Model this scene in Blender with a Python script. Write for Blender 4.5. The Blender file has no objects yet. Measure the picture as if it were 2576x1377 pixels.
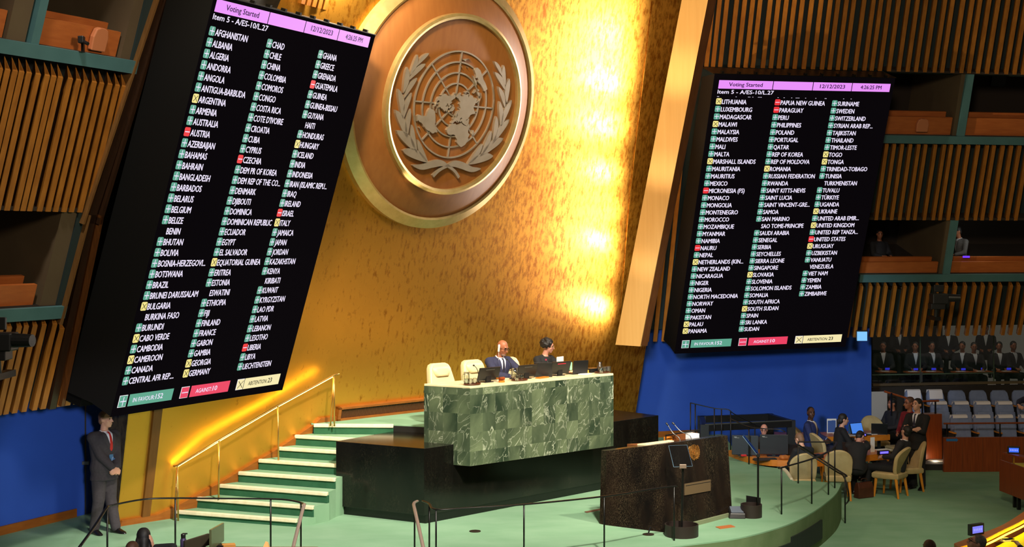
import bpy, bmesh, math, random
from mathutils import Vector, Matrix
from mathutils.bvhtree import BVHTree
from mathutils.geometry import tessellate_polygon
SC = bpy.context.scene
COL = SC.collection
V = Vector
random.seed(7)
HC, F, CX, CY = 4.93, 3600.0, 1288.0, 606.0   # camera height (m); focal length, principal x and horizon y in frame pixels

def lin(r, g, b):
    f = lambda c: (c / 255) / 12.92 if c <= 10 else (((c / 255) + .055) / 1.055) ** 2.4
    return (f(r), f(g), f(b), 1)

# ------------------------------------------------------------------ camera, world, lights, exposure
cam = bpy.data.cameras.new('camera'); camo = bpy.data.objects.new('camera', cam); COL.objects.link(camo)
camo.location = (0, 0, HC); camo.rotation_euler = (math.pi / 2, 0, 0)
cam.sensor_fit = 'HORIZONTAL'; cam.sensor_width = 36; cam.lens = F / 2576 * 36
cam.shift_y = (CY - 688.5) / 2576
cam.clip_end = 200; cam.clip_start = .1
SC.camera = camo
w = bpy.data.worlds.new('hall_ambient'); SC.world = w; w.use_nodes = True
w.node_tree.nodes['Background'].inputs[0].default_value = (1.0, .84, .62, 1)
w.node_tree.nodes['Background'].inputs[1].default_value = .075
SC.view_settings.view_transform = 'Standard'; SC.view_settings.look = 'None'
SC.view_settings.exposure = 0; SC.view_settings.gamma = 1; SC.view_settings.use_curve_mapping = False
SC.cycles.max_bounces = 5; SC.cycles.diffuse_bounces = 2; SC.cycles.glossy_bounces = 3
SC.cycles.transparent_max_bounces = 10; SC.cycles.transmission_bounces = 4
SC.cycles.sample_clamp_indirect = 4; SC.cycles.caustics_reflective = False; SC.cycles.caustics_refractive = False
SC.cycles.use_denoising = True

def light(kind, name, loc, energy, col=(1, .9, .75), target=None, size=.5, spot=60, blend=.6):
    l = bpy.data.lights.new(name, kind); l.energy = energy; l.color = col
    if kind == 'SPOT': l.spot_size = math.radians(spot); l.spot_blend = blend; l.shadow_soft_size = size
    elif kind == 'POINT': l.shadow_soft_size = size
    elif kind == 'AREA': l.size = size
    o = bpy.data.objects.new(name, l); COL.objects.link(o); o.location = loc
    if target is not None: o.rotation_euler = (V(target) - V(loc)).to_track_quat('-Z', 'Y').to_euler()
    return o
WARM = (1, .86, .66)
light('SPOT', 'stage_light', (9, 17, 14), 6800, (1, .88, .70), (.6, 23.0, 2.0), .4, 24)
light('SPOT', 'stage_light', (3, 10, 14), 20000, (1, .92, .78), (-.8, 21.2, .6), .5, 38)
light('SPOT', 'stage_light', (-4, 12, 14), 3300, (1, .95, .84), (-4.2, 21.6, 1.0), .5, 30)
light('SPOT', 'stage_light', (5, 14, 14), 3300, (1, .93, .76), (4.3, 23.8, .6), .5, 32)
light('SPOT', 'emblem_light', (4, 10, 13), 2500, (1, .88, .64), (-.8, 24.2, 8.3), .5, 16)
light('SPOT', 'hall_fill', (11, 16, 13), 420, (1, .78, .28), (8.5, 28.5, .5), .6, 50)
light('SPOT', 'hall_fill', (1, 14, 4.8), 4600, (.66, .84, 1), (5.6, 32.4, 2.1), .4, 25)  # added spot, unseen in mid-hall air, to brighten the right blue wall
light('SPOT', 'hall_fill', (1, 1.5, 5.2), 7600, (.95, .95, 1), (-6.3, 21.2, 1.5), .3, 10)  # added unseen spot beside the camera, brightens the standing man at the left
light('SPOT', 'slat_light', (2, 8, 9), 3500, WARM, (9.5, 31, 6), .8, 62)
light('SPOT', 'slat_light', (2, 11, 8), 1750, WARM, (-6.3, 20, 5.4), .8, 62)
light('SPOT', 'wall_wash', (-2.5, 14, 13), 5600, (1, .77, .42), (-2.2, 24.2, 5.6), .8, 40)

# ------------------------------------------------------------------ pixel helpers (measured from the photograph, solved onto real planes)
def ray(px, py): return V(((px - CX) / F, 1, -(py - CY) / F))
def P(px, py, D): return V((0, 0, HC)) + ray(px, py) * D
def G(px, py, z): r = ray(px, py); return V((0, 0, HC)) + r * ((z - HC) / r.z)
class Fr:
    def __init__(s, o, yaw, tilt=0, rot=0):
        s.o = V(o); h = V((math.cos(yaw), math.sin(yaw), 0)); n = V((math.sin(yaw), -math.cos(yaw), 0))
        u = V((0, 0, 1)) * math.cos(tilt) + n * math.sin(tilt)
        s.h = h * math.cos(rot) + u * math.sin(rot); s.u = u * math.cos(rot) - h * math.sin(rot)
        s.n = s.h.cross(s.u); s.n2 = n
    def pt(s, a, b, d=0): return s.o + s.h * a + s.u * b + s.n * d
    def on(s, px, py, d=0):
        r = ray(px, py); o = s.o + s.n * d; t = (o - V((0, 0, HC))).dot(s.n) / r.dot(s.n)
        q = V((0, 0, HC)) + r * t - o
        return q.dot(s.h), q.dot(s.u)

# ------------------------------------------------------------------ materials
MATS = {}
def mat(name, col, rough=.5, metal=0, emit=None, es=1, noise=None, bump=0, bscale=60, spec=.5, alpha=None, coords='Object', stretch=(1, 1, 1), detail=4):
    """noise=(second colour, scale, contrast 0..1)"""
    if name in MATS: return MATS[name]
    m = bpy.data.materials.new(name); m.use_nodes = True; nt = m.node_tree; N = nt.nodes; L = nt.links
    b = N['Principled BSDF']; b.inputs['Base Color'].default_value = col; b.inputs['Roughness'].default_value = rough
    b.inputs['Metallic'].default_value = metal; b.inputs['Specular IOR Level'].default_value = spec
    if emit: b.inputs['Emission Color'].default_value = emit; b.inputs['Emission Strength'].default_value = es
    if noise or bump:
        tc = N.new('ShaderNodeTexCoord'); mp = N.new('ShaderNodeMapping'); mp.inputs['Scale'].default_value = stretch
        L.new(tc.outputs[coords], mp.inputs[0])
    if noise:
        t = N.new('ShaderNodeTexNoise'); t.inputs['Scale'].default_value = noise[1]; t.inputs['Detail'].default_value = detail
        L.new(mp.outputs[0], t.inputs['Vector'])
        r = N.new('ShaderNodeValToRGB'); c = noise[2] if len(noise) > 2 else .5
        r.color_ramp.elements[0].position = .5 - .35 * (1 - c); r.color_ramp.elements[1].position = .5 + .35 * (1 - c)
        r.color_ramp.elements[0].color = noise[0]; r.color_ramp.elements[1].color = col
        L.new(t.outputs[0], r.inputs[0]); L.new(r.outputs[0], b.inputs['Base Color'])
    if bump:
        t2 = N.new('ShaderNodeTexNoise'); t2.inputs['Scale'].default_value = bscale; t2.inputs['Detail'].default_value = 3
        L.new(mp.outputs[0], t2.inputs['Vector'])
        bp = N.new('ShaderNodeBump'); bp.inputs['Strength'].default_value = bump; bp.inputs['Distance'].default_value = .02
        L.new(t2.outputs[0], bp.inputs['Height']); L.new(bp.outputs[0], b.inputs['Normal'])
    MATS[name] = m; return m
def scr(name, r, g, b, es=1):
    return mat(name, (0, 0, 0, 1), .4, emit=lin(r, g, b), es=es)
def wood(name, c1, c2, rough=.4, stretch=(6, 6, .6), scale=5): return mat(name, lin(*c1), rough, noise=(lin(*c2), scale, .2), stretch=stretch, bump=.08, bscale=30)

def glass_mat(name, tint, gloss=.08, rough=.02):
    if name in MATS: return MATS[name]
    m = bpy.data.materials.new(name); m.use_nodes = True; nt = m.node_tree; N = nt.nodes; L = nt.links
    N.remove(N['Principled BSDF']); out = N['Material Output']
    t = N.new('ShaderNodeBsdfTransparent'); t.inputs[0].default_value = tint
    g = N.new('ShaderNodeBsdfGlossy'); g.inputs['Roughness'].default_value = rough
    lw = N.new('ShaderNodeLayerWeight'); lw.inputs[0].default_value = .25
    ma = N.new('ShaderNodeMath'); ma.operation = 'MULTIPLY_ADD'; ma.inputs[1].default_value = .6; ma.inputs[2].default_value = gloss
    L.new(lw.outputs['Fresnel'], ma.inputs[0])
    mx = N.new('ShaderNodeMixShader'); L.new(ma.outputs[0], mx.inputs[0]); L.new(t.outputs[0], mx.inputs[1]); L.new(g.outputs[0], mx.inputs[2])
    L.new(mx.outputs[0], out.inputs[0]); MATS[name] = m; return m

M_slat = wood('slat_wood', (178, 112, 38), (140, 82, 22), .45, (3, 3, .25), 4)
M_parapet = wood('parapet_wood', (190, 104, 46), (165, 84, 34), .5, (1, 1, 6), 3)
M_fin = wood('pale_wood', (226, 172, 98), (216, 160, 86), .45, (5, 5, .3), 3)
M_brown = wood('brown_wood', (120, 68, 30), (98, 52, 20), .5, (5, 5, .4), 4)
M_redwood = wood('red_wood', (150, 70, 26), (112, 46, 14), .35, (8, 8, .35), 6)
M_deskwood = wood('desk_wood', (214, 128, 36), (190, 104, 24), .35, (2, 8, 8), 3)
M_base = wood('baseboard_wood', (156, 92, 30), (130, 70, 20), .4, (1, 1, 6), 4)
M_teal = mat('teal_paint', lin(78, 116, 118), .55, noise=(lin(68, 104, 106), 3, .2))
M_dteal = mat('dark_teal', lin(30, 44, 44), .7)
M_dark = mat('black_panel', lin(16, 15, 14), .65)
M_black = mat('black_metal', lin(22, 21, 20), .35, .3)
M_plastic = mat('black_plastic', lin(24, 24, 25), .4)
M_grey = mat('grey_metal', lin(120, 120, 118), .35, .8)
M_blue = mat('blue_wall_cloth', lin(42, 86, 190), .8, noise=(lin(36, 78, 174), 1.2, .1), bump=.05, bscale=90)
M_booth = mat('booth_plaster', lin(96, 78, 54), .8, noise=(lin(84, 66, 44), 2, .2))
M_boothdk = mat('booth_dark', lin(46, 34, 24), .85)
M_carpet = mat('green_carpet', lin(142, 178, 146), .95, noise=(lin(120, 160, 126), 1.3, .15), bump=.35, bscale=160, spec=.1, detail=8, stretch=(1, 1.6, 1))
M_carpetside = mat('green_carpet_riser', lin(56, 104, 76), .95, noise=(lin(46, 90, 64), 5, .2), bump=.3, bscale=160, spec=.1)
M_nosing = mat('cream_nosing', lin(236, 226, 196), .6, noise=(lin(220, 206, 170), 12, .3))
M_tan = mat('tan_upholstery', lin(196, 172, 122), .75, noise=(lin(180, 154, 104), 8, .3), bump=.05, bscale=120)
M_cream = mat('cream_leather', lin(230, 210, 160), .42, noise=(lin(222, 200, 148), 4, .3), bump=.06, bscale=25)
M_creamtop = mat('cream_laminate', lin(238, 224, 184), .4, noise=(lin(228, 212, 168), 6, .3))
M_brass = mat('brass', lin(214, 168, 92), .28, .9)
M_paper = mat('paper', lin(236, 232, 226), .7)
M_white = mat('white_plastic', lin(230, 228, 222), .4)
M_seat = mat('blue_grey_upholstery', lin(132, 146, 184), .8, noise=(lin(118, 132, 170), 10, .3))
M_cover = mat('white_seat_cover', lin(232, 226, 232), .8)
M_legwood = wood('leg_wood', (224, 148, 48), (204, 124, 34), .35)
M_glass = glass_mat('clear_glass', (.93, .96, .95, 1), .1)
M_water = glass_mat('water', (.86, .92, .93, 1), .06)
M_tglass = glass_mat('prompter_glass', (.62, .68, .78, 1), .10)
M_pane = glass_mat('dark_window_glass', (.80, .84, .86, 1), .05)
M_blackstone = None

def stone(name, dark, mid, vein, vs=9, tiles=None, rough=.16):
    m = bpy.data.materials.new(name); m.use_nodes = True; nt = m.node_tree; N = nt.nodes; L = nt.links
    b = N['Principled BSDF']; b.inputs['Roughness'].default_value = rough
    uv = N.new('ShaderNodeUVMap') if tiles else N.new('ShaderNodeTexCoord'); vec = uv.outputs[0] if tiles else uv.outputs['Object']
    tilefac = None
    if tiles:
        sn = N.new('ShaderNodeVectorMath'); sn.operation = 'SNAP'; sn.inputs[1].default_value = (tiles[0], tiles[1], 1)
        L.new(vec, sn.inputs[0])
        wn = N.new('ShaderNodeTexWhiteNoise'); wn.noise_dimensions = '3D'; L.new(sn.outputs[0], wn.inputs['Vector'])
        sc = N.new('ShaderNodeVectorMath'); sc.operation = 'MULTIPLY_ADD'; sc.inputs[1].default_value = (30, 30, 30)
        L.new(wn.outputs['Color'], sc.inputs[0]); L.new(vec, sc.inputs[2]); vec = sc.outputs[0]; tilefac = wn.outputs['Value']
        rt = N.new('ShaderNodeVectorRotate'); rt.rotation_type = 'Z_AXIS'; L.new(vec, rt.inputs['Vector'])
        mm = N.new('ShaderNodeMath'); mm.operation = 'MULTIPLY_ADD'; mm.inputs[1].default_value = 1.1; mm.inputs[2].default_value = -.2
        L.new(tilefac, mm.inputs[0])
        L.new(mm.outputs[0], rt.inputs['Angle']); vec = rt.outputs[0]
    mp = N.new('ShaderNodeMapping'); mp.inputs['Scale'].default_value = (1, .45, 1) if tiles else (1, 1, .35); L.new(vec, mp.inputs[0])
    n1 = N.new('ShaderNodeTexNoise'); n1.inputs['Scale'].default_value = 2.2; n1.inputs['Detail'].default_value = 5; L.new(mp.outputs[0], n1.inputs['Vector'])
    r1 = N.new('ShaderNodeValToRGB'); r1.color_ramp.elements[0].color = dark; r1.color_ramp.elements[1].color = mid
    r1.color_ramp.elements[0].position = .35; r1.color_ramp.elements[1].position = .68
    L.new(n1.outputs[0], r1.inputs[0])
    n2 = N.new('ShaderNodeTexNoise'); n2.inputs['Scale'].default_value = vs; n2.inputs['Detail'].default_value = 6; n2.inputs['Distortion'].default_value = 1.6
    L.new(mp.outputs[0], n2.inputs['Vector'])
    r2 = N.new('ShaderNodeValToRGB'); e = r2.color_ramp.elements
    e[0].position = .475; e[0].color = (0, 0, 0, 1); e[1].position = .525; e[1].color = (0, 0, 0, 1); k = e.new(.5); k.color = (1, 1, 1, 1)
    L.new(n2.outputs[0], r2.inputs[0])
    n3 = N.new('ShaderNodeTexNoise'); n3.inputs['Scale'].default_value = 3.3; L.new(mp.outputs[0], n3.inputs['Vector'])
    r3 = N.new('ShaderNodeValToRGB'); r3.color_ramp.elements[0].position = .36; r3.color_ramp.elements[1].position = .66; L.new(n3.outputs[0], r3.inputs[0])
    mu = N.new('ShaderNodeMath'); mu.operation = 'MULTIPLY'; L.new(r2.outputs[0], mu.inputs[0]); L.new(r3.outputs[0], mu.inputs[1])
    mx = N.new('ShaderNodeMixRGB'); mx.inputs[2].default_value = vein; L.new(mu.outputs[0], mx.inputs[0])
    if tiles:
        tt = N.new('ShaderNodeMixRGB'); tt.blend_type = 'MULTIPLY'; tt.inputs[0].default_value = 1
        cr = N.new('ShaderNodeValToRGB'); cr.color_ramp.elements[0].color = (.80, .83, .80, 1); cr.color_ramp.elements[1].color = (1.15, 1.14, 1.06, 1)
        L.new(tilefac, cr.inputs[0]); L.new(r1.outputs[0], tt.inputs[1]); L.new(cr.outputs[0], tt.inputs[2]); L.new(tt.outputs[0], mx.inputs[1])
    else: L.new(r1.outputs[0], mx.inputs[1])
    L.new(mx.outputs[0], b.inputs['Base Color']); MATS[name] = m; return m
M_greenstone = stone('green_marble', lin(48, 62, 48), lin(106, 118, 92), lin(186, 192, 166), 4.2, (.262, .29), .25)
M_blackstone = stone('black_marble', lin(9, 9, 8), lin(19, 18, 15), lin(46, 42, 32), 30, None, .18)
M_lectstone = stone('lectern_marble', lin(12, 10, 9), lin(36, 26, 19), lin(92, 78, 58), 48, None, .22)

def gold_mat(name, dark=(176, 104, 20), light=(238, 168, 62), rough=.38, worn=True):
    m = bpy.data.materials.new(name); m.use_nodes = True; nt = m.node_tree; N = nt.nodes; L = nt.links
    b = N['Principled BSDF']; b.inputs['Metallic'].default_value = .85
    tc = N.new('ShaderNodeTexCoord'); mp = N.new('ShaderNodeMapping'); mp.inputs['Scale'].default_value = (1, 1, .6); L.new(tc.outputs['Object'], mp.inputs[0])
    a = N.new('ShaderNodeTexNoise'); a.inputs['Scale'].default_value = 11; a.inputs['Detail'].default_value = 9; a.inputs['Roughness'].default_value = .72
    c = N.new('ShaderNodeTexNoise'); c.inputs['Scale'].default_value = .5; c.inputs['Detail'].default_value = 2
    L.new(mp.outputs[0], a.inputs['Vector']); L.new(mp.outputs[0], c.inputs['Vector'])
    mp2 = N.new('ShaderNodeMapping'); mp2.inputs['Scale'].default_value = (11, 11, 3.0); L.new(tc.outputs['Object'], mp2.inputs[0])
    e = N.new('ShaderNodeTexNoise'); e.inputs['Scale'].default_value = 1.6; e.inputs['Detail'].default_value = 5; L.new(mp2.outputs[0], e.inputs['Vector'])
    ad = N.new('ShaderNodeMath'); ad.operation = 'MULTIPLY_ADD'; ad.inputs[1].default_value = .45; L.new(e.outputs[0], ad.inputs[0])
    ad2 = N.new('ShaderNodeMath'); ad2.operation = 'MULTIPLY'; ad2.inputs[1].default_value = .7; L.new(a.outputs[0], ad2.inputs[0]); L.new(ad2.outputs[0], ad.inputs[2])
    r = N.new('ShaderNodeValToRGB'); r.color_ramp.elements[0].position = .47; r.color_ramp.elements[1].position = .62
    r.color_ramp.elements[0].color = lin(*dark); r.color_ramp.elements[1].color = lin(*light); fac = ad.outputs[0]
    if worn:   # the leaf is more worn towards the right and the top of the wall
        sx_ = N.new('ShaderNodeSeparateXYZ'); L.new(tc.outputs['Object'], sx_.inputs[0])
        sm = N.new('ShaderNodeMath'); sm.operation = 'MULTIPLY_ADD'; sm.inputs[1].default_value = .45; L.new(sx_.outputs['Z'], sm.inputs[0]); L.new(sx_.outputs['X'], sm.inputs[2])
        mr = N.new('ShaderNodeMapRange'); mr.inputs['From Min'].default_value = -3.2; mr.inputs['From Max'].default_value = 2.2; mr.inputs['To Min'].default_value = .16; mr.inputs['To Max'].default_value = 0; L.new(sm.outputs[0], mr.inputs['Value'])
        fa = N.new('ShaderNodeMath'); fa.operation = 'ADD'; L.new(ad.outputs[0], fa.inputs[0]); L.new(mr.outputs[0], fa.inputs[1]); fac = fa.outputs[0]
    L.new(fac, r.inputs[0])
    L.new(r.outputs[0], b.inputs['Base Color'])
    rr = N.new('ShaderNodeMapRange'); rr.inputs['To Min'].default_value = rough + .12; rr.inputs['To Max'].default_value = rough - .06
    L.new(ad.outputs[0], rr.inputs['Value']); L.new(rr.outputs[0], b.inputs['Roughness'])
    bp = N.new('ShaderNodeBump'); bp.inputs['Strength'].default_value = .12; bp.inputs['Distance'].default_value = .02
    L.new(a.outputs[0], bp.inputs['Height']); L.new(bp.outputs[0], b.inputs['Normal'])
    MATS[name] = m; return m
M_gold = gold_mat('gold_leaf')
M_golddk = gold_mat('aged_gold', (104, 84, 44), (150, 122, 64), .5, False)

# ------------------------------------------------------------------ mesh builder
class MB:
    def __init__(s): s.v = []; s.f = []; s.m = []; s.uv = {}
    def add(s, vs, fs, mi=0):
        o = len(s.v); s.v += [V(p) for p in vs]; s.f += [tuple(i + o for i in f) for f in fs]; s.m += [mi] * len(fs); return s
    def hexa(s, p, mi=0):   # 8 points: bottom 0-3 ccw, top 4-7
        return s.add(p, [(3, 2, 1, 0), (4, 5, 6, 7), (0, 1, 5, 4), (1, 2, 6, 5), (2, 3, 7, 6), (3, 0, 4, 7)], mi)
    def box(s, c, d, mi=0, R=None):
        c = V(c); x, y, z = d[0] / 2, d[1] / 2, d[2] / 2
        ps = [V(q) for q in ((-x, -y, -z), (x, -y, -z), (x, y, -z), (-x, y, -z), (-x, -y, z), (x, -y, z), (x, y, z), (-x, y, z))]
        if R is not None: ps = [R @ q for q in ps]
        return s.hexa([c + q for q in ps], mi)
    def fbox(s, fr, a0, a1, b0, b1, d0, d1, mi=0):
        q = fr.pt
        return s.hexa([q(a0, b0, d1), q(a1, b0, d1), q(a1, b0, d0), q(a0, b0, d0), q(a0, b1, d1), q(a1, b1, d1), q(a1, b1, d0), q(a0, b1, d0)], mi)
    def prism(s, bot, top, mi=0, cap=True):
        n = len(bot); vs = list(bot) + list(top)
        fs = [(i, (i + 1) % n, n + (i + 1) % n, n + i) for i in range(n)]
        if cap:
            for base, flip in ((0, True), (n, False)):
                for t in tessellate_polygon([[V(p) for p in (bot if base == 0 else top)]]):
                    fs.append(tuple(base + i for i in t))
        return s.add(vs, fs, mi)
    def poly(s, pts, z0, z1, mi=0): return s.prism([V((p[0], p[1], z0)) for p in pts], [V((p[0], p[1], z1)) for p in pts], mi)
    def tube(s, path, r, k=8, mi=0, flat=1, cap=True):
        path = [V(p) for p in path]; n = len(path); rs = r if isinstance(r, (list, tuple)) else [r] * n
        vs = []; fs = []; up = V((0, 0, 1)); prev = None
        for i, p in enumerate(path):
            t = (path[min(i + 1, n - 1)] - path[max(i - 1, 0)]).normalized()
            x = t.cross(up)
            if x.length < .05: x = prev if prev is not None else t.cross(V((1, 0, 0)))
            x = (x - t * x.dot(t)).normalized(); prev = x; y = x.cross(t).normalized()
            for j in range(k):
                an = 2 * math.pi * j / k
                vs.append(p + x * (math.cos(an) * rs[i]) + y * (math.sin(an) * rs[i] * flat))
        for i in range(n - 1):
            for j in range(k): fs.append((i * k + j, i * k + (j + 1) % k, (i + 1) * k + (j + 1) % k, (i + 1) * k + j))
        if cap: fs += [tuple(range(k - 1, -1, -1)), tuple((n - 1) * k + j for j in range(k))]
        return s.add(vs, fs, mi)
    def lathe(s, prof, c=(0, 0, 0), k=20, mi=0, sx=1, sy=1):
        c = V(c); vs = []; fs = []; n = len(prof)
        for r, z in prof:
            for j in range(k):
                an = 2 * math.pi * j / k; vs.append(c + V((r * math.cos(an) * sx, r * math.sin(an) * sy, z)))
        for i in range(n - 1):
            for j in range(k): fs.append((i * k + j, i * k + (j + 1) % k, (i + 1) * k + (j + 1) % k, (i + 1) * k + j))
        fs += [tuple(range(k - 1, -1, -1)), tuple((n - 1) * k + j for j in range(k))]
        return s.add(vs, fs, mi)
    def loft(s, rings, mi=0, cap=True):
        k = len(rings[0]); vs = [p for r in rings for p in r]; fs = []
        for i in range(len(rings) - 1):
            for j in range(k): fs.append((i * k + j, i * k + (j + 1) % k, (i + 1) * k + (j + 1) % k, (i + 1) * k + j))
        if cap: fs += [tuple(range(k - 1, -1, -1)), tuple((len(rings) - 1) * k + j for j in range(k))]
        return s.add(vs, fs, mi)
    def ball(s, c, r, k=12, mi=0, R=None):
        c = V(c); rx, ry, rz = r if isinstance(r, (list, tuple)) else (r, r, r); rings = []
        m = max(6, k // 2 + 1)
        for i in range(1, m):
            th = math.pi * i / m - math.pi / 2
            ring = [V((rx * math.cos(th) * math.cos(2 * math.pi * j / k), ry * math.cos(th) * math.sin(2 * math.pi * j / k), rz * math.sin(th))) for j in range(k)]
            rings.append([c + (R @ q if R is not None else q) for q in ring])
        return s.loft(rings, mi)
    def caps(s, p0, p1, r0, r1, k=12, mi=0):
        p0 = V(p0); p1 = V(p1); t = (p1 - p0); Ln = t.length or 1e-6; t = t / Ln
        path = []; rs = []
        for i in range(4): a = math.pi / 2 * (i + .35) / 4; path.append(p0 - t * r0 * math.cos(a)); rs.append(r0 * math.sin(a))
        for i in range(5): q = i / 4; path.append(p0 + t * Ln * q); rs.append(r0 + (r1 - r0) * q)
        for i in range(3, -1, -1): a = math.pi / 2 * (i + .35) / 4; path.append(p1 + t * r1 * math.cos(a)); rs.append(r1 * math.sin(a))
        return s.tube(path, rs, k, mi)
    def mesh(s, name, mats):
        me = bpy.data.meshes.new(name); me.from_pydata([tuple(p) for p in s.v], [], s.f)
        for m in mats: me.materials.append(m)
        for i, p in enumerate(me.polygons): p.material_index = s.m[i]
        bm = bmesh.new(); bm.from_mesh(me); bmesh.ops.recalc_face_normals(bm, faces=bm.faces); bm.to_mesh(me); bm.free()
        return me
    def build(s, name, mats, parent=None, smooth=False, bevel=0, inv=None):
        if not isinstance(mats, (list, tuple)): mats = [mats]
        if parent is not None and inv is None: inv = ROOTS.get(parent.name)
        if inv is not None: s.v = [inv @ p for p in s.v]
        me = s.mesh(name, mats)
        o = bpy.data.objects.new(name, me); COL.objects.link(o)
        if parent is not None:
            o.parent = parent
            if inv is not None: ROOTS[o.name] = inv
        if smooth:
            for p in me.polygons: p.use_smooth = True
            if smooth == 'auto': me.set_sharp_from_angle(angle=math.radians(38))
        if bevel:
            b = o.modifiers.new('bevel', 'BEVEL'); b.width = bevel; b.segments = 2; b.limit_method = 'ANGLE'; b.angle_limit = math.radians(40)
        return o
ROOTS = {}   # root name -> inverse world matrix, so that parts can be written in world coordinates
def thing(name, label, cat, loc=(0, 0, 0), rz=0, group=None, kind=None):
    o = bpy.data.objects.new(name, None); COL.objects.link(o); o.location = loc; o.rotation_euler = (0, 0, rz); o.empty_display_size = .1
    tag(o, label, cat, group, kind); ROOTS[o.name] = (Matrix.Translation(V(loc)) @ Matrix.Rotation(rz, 4, 'Z')).inverted()
    return o
def local(o): ROOTS.pop(o.name, None); return o        # parts of this thing are written in its own coordinates
def tag(o, label, cat=None, group=None, kind=None):
    if label: o['label'] = label
    if cat: o['category'] = cat
    if group: o['group'] = group
    if kind: o['kind'] = kind
    return o
def struct(o, label=None, cat=None): return tag(o, label, cat, None, 'structure')
def dup(root, loc, rz, label=None, group=None):
    r = root.copy(); COL.objects.link(r); r.location = loc; r.rotation_euler = (0, 0, rz)
    if label: r['label'] = label
    if group: r['group'] = group
    for ch in list(root.children):
        c = ch.copy(); COL.objects.link(c); c.parent = r
        for g in ch.children:
            d = g.copy(); COL.objects.link(d); d.parent = c
    return r
def arc(c, r, a0, a1, n=16): return [V((c[0] + r * math.cos(math.radians(a0 + (a1 - a0) * i / n)), c[1] + r * math.sin(math.radians(a0 + (a1 - a0) * i / n)), c[2] if len(c) > 2 else 0)) for i in range(n + 1)]
def smoothpath(pts, n=6):
    pts = [V(p) for p in pts]; out = []
    for i in range(len(pts) - 1):
        p0 = pts[max(i - 1, 0)]; p1 = pts[i]; p2 = pts[i + 1]; p3 = pts[min(i + 2, len(pts) - 1)]
        for k in range(n):
            t = k / n
            out.append(.5 * ((2 * p1) + (p2 - p0) * t + (2 * p0 - 5 * p1 + 4 * p2 - p3) * t * t + (3 * p1 - p0 - 3 * p2 + p3) * t ** 3))
    out.append(pts[-1]); return out

# text -> list of (verts, faces) in the x/y plane
_tc = {}
def text_geo(txt, bold=0.0):
    key = (txt, bold)
    if key in _tc: return _tc[key]
    cu = bpy.data.curves.new('t', 'FONT'); cu.body = txt; cu.size = 1; cu.resolution_u = 2; cu.fill_mode = 'FRONT'; cu.offset = bold
    o = bpy.data.objects.new('t', cu); me = o.to_mesh()
    vs = [v.co.copy() for v in me.vertices]; fs = [tuple(p.vertices) for p in me.polygons]
    o.to_mesh_clear(); bpy.data.objects.remove(o); bpy.data.curves.remove(cu)
    _tc[key] = (vs, fs); return vs, fs
CAPH = None
def put_text(mb, txt, fn, x, y, caph, width=None, xs=1.0, align='L', mi=0, bold=.012):
    """fn(x,y)->world. caph: cap height. width: fit to this width."""
    global CAPH
    if CAPH is None: CAPH = max(v.y for v in text_geo('H')[0])
    vs, fs = text_geo(txt, 0)
    if not vs: return 0
    s = caph / CAPH; w0 = (max(v.x for v in vs) - min(v.x for v in vs)) * s; x0 = min(v.x for v in vs) * s
    k = width / w0 if width else xs
    off = {'L': 0, 'C': -w0 * k / 2, 'R': -w0 * k}[align]
    for dx, dy in ((-bold, 0), (bold, 0), (0, bold * .6), (0, -bold * .6)):   # heavier strokes
        mb.add([fn(x + off + (v.x * s - x0) * k + dx * s, y + v.y * s + dy * s) for v in vs], fs, mi)
    return w0 * k
# ================================================================== SETTING
FG = Fr((-5.32, 22.18, .63), .787, .2)                # gilded front wall
FL = Fr((-5.66, 21.63, 1.5), 1.119, .3)               # leaning left wall
FR = Fr((7.3, 30.5, 5.37), .2, .31)                   # leaning right wall
U = 3.8
ZD, ZP = .63, 1.89                                    # dais and platform carpet heights

# main floor
o = MB().box((4, 22, -.05), (44, 44, .1)).build('floor', M_carpet); struct(o, 'green carpet of the main hall floor', 'floor')
# dais with its curved front edge
EDGE = [G(2117, 1216, ZD), G(2104, 1241.6, ZD), G(2073, 1269, ZD), G(2037, 1293, ZD), G(1989, 1317, ZD), G(1934, 1335, ZD), G(1874, 1350.5, ZD), G(1813, 1361, ZD), G(1737, 1370, ZD),
        V((2.05, 19.98, 0)), V((1.35, 19.55, 0)), V((.3, 19.0, 0)), V((-1.05, 18.45, 0)), V((-2.6, 18.7, 0)), V((-3.2, 19.15, 0)), V((-4.5, 19.25, 0)), V((-5.5, 18.75, 0)), V((-10, 17.5, 0))]
BACK = [V((-10, 24, 0)), V((-6.1, 23.6, 0)), V((-2, 27, 0)), V((2.4, 31.6, 0)), V((3.3, 32.2, 0)), V((4.7, 32.2, 0)), G(1840, 1121, ZD), G(1849, 1145, ZD), G(1898, 1169, ZD), G(1928, 1175, ZD), G(1970, 1180, ZD), G(1995, 1211, ZD), G(2019, 1210, ZD)]
def curve_xy(pts, n): return [V((p.x, p.y, 0)) for p in smoothpath(pts, n)]
poly = curve_xy(EDGE, 4) + BACK
mb = MB()
mb.poly(poly, ZD - .02, ZD, 0)
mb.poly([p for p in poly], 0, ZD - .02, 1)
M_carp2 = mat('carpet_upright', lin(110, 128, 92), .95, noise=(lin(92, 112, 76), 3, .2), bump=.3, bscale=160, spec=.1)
o = mb.build('dais', [M_carpet, M_carp2]); struct(o, 'raised green carpeted dais with a curved front edge', 'stage')
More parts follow.
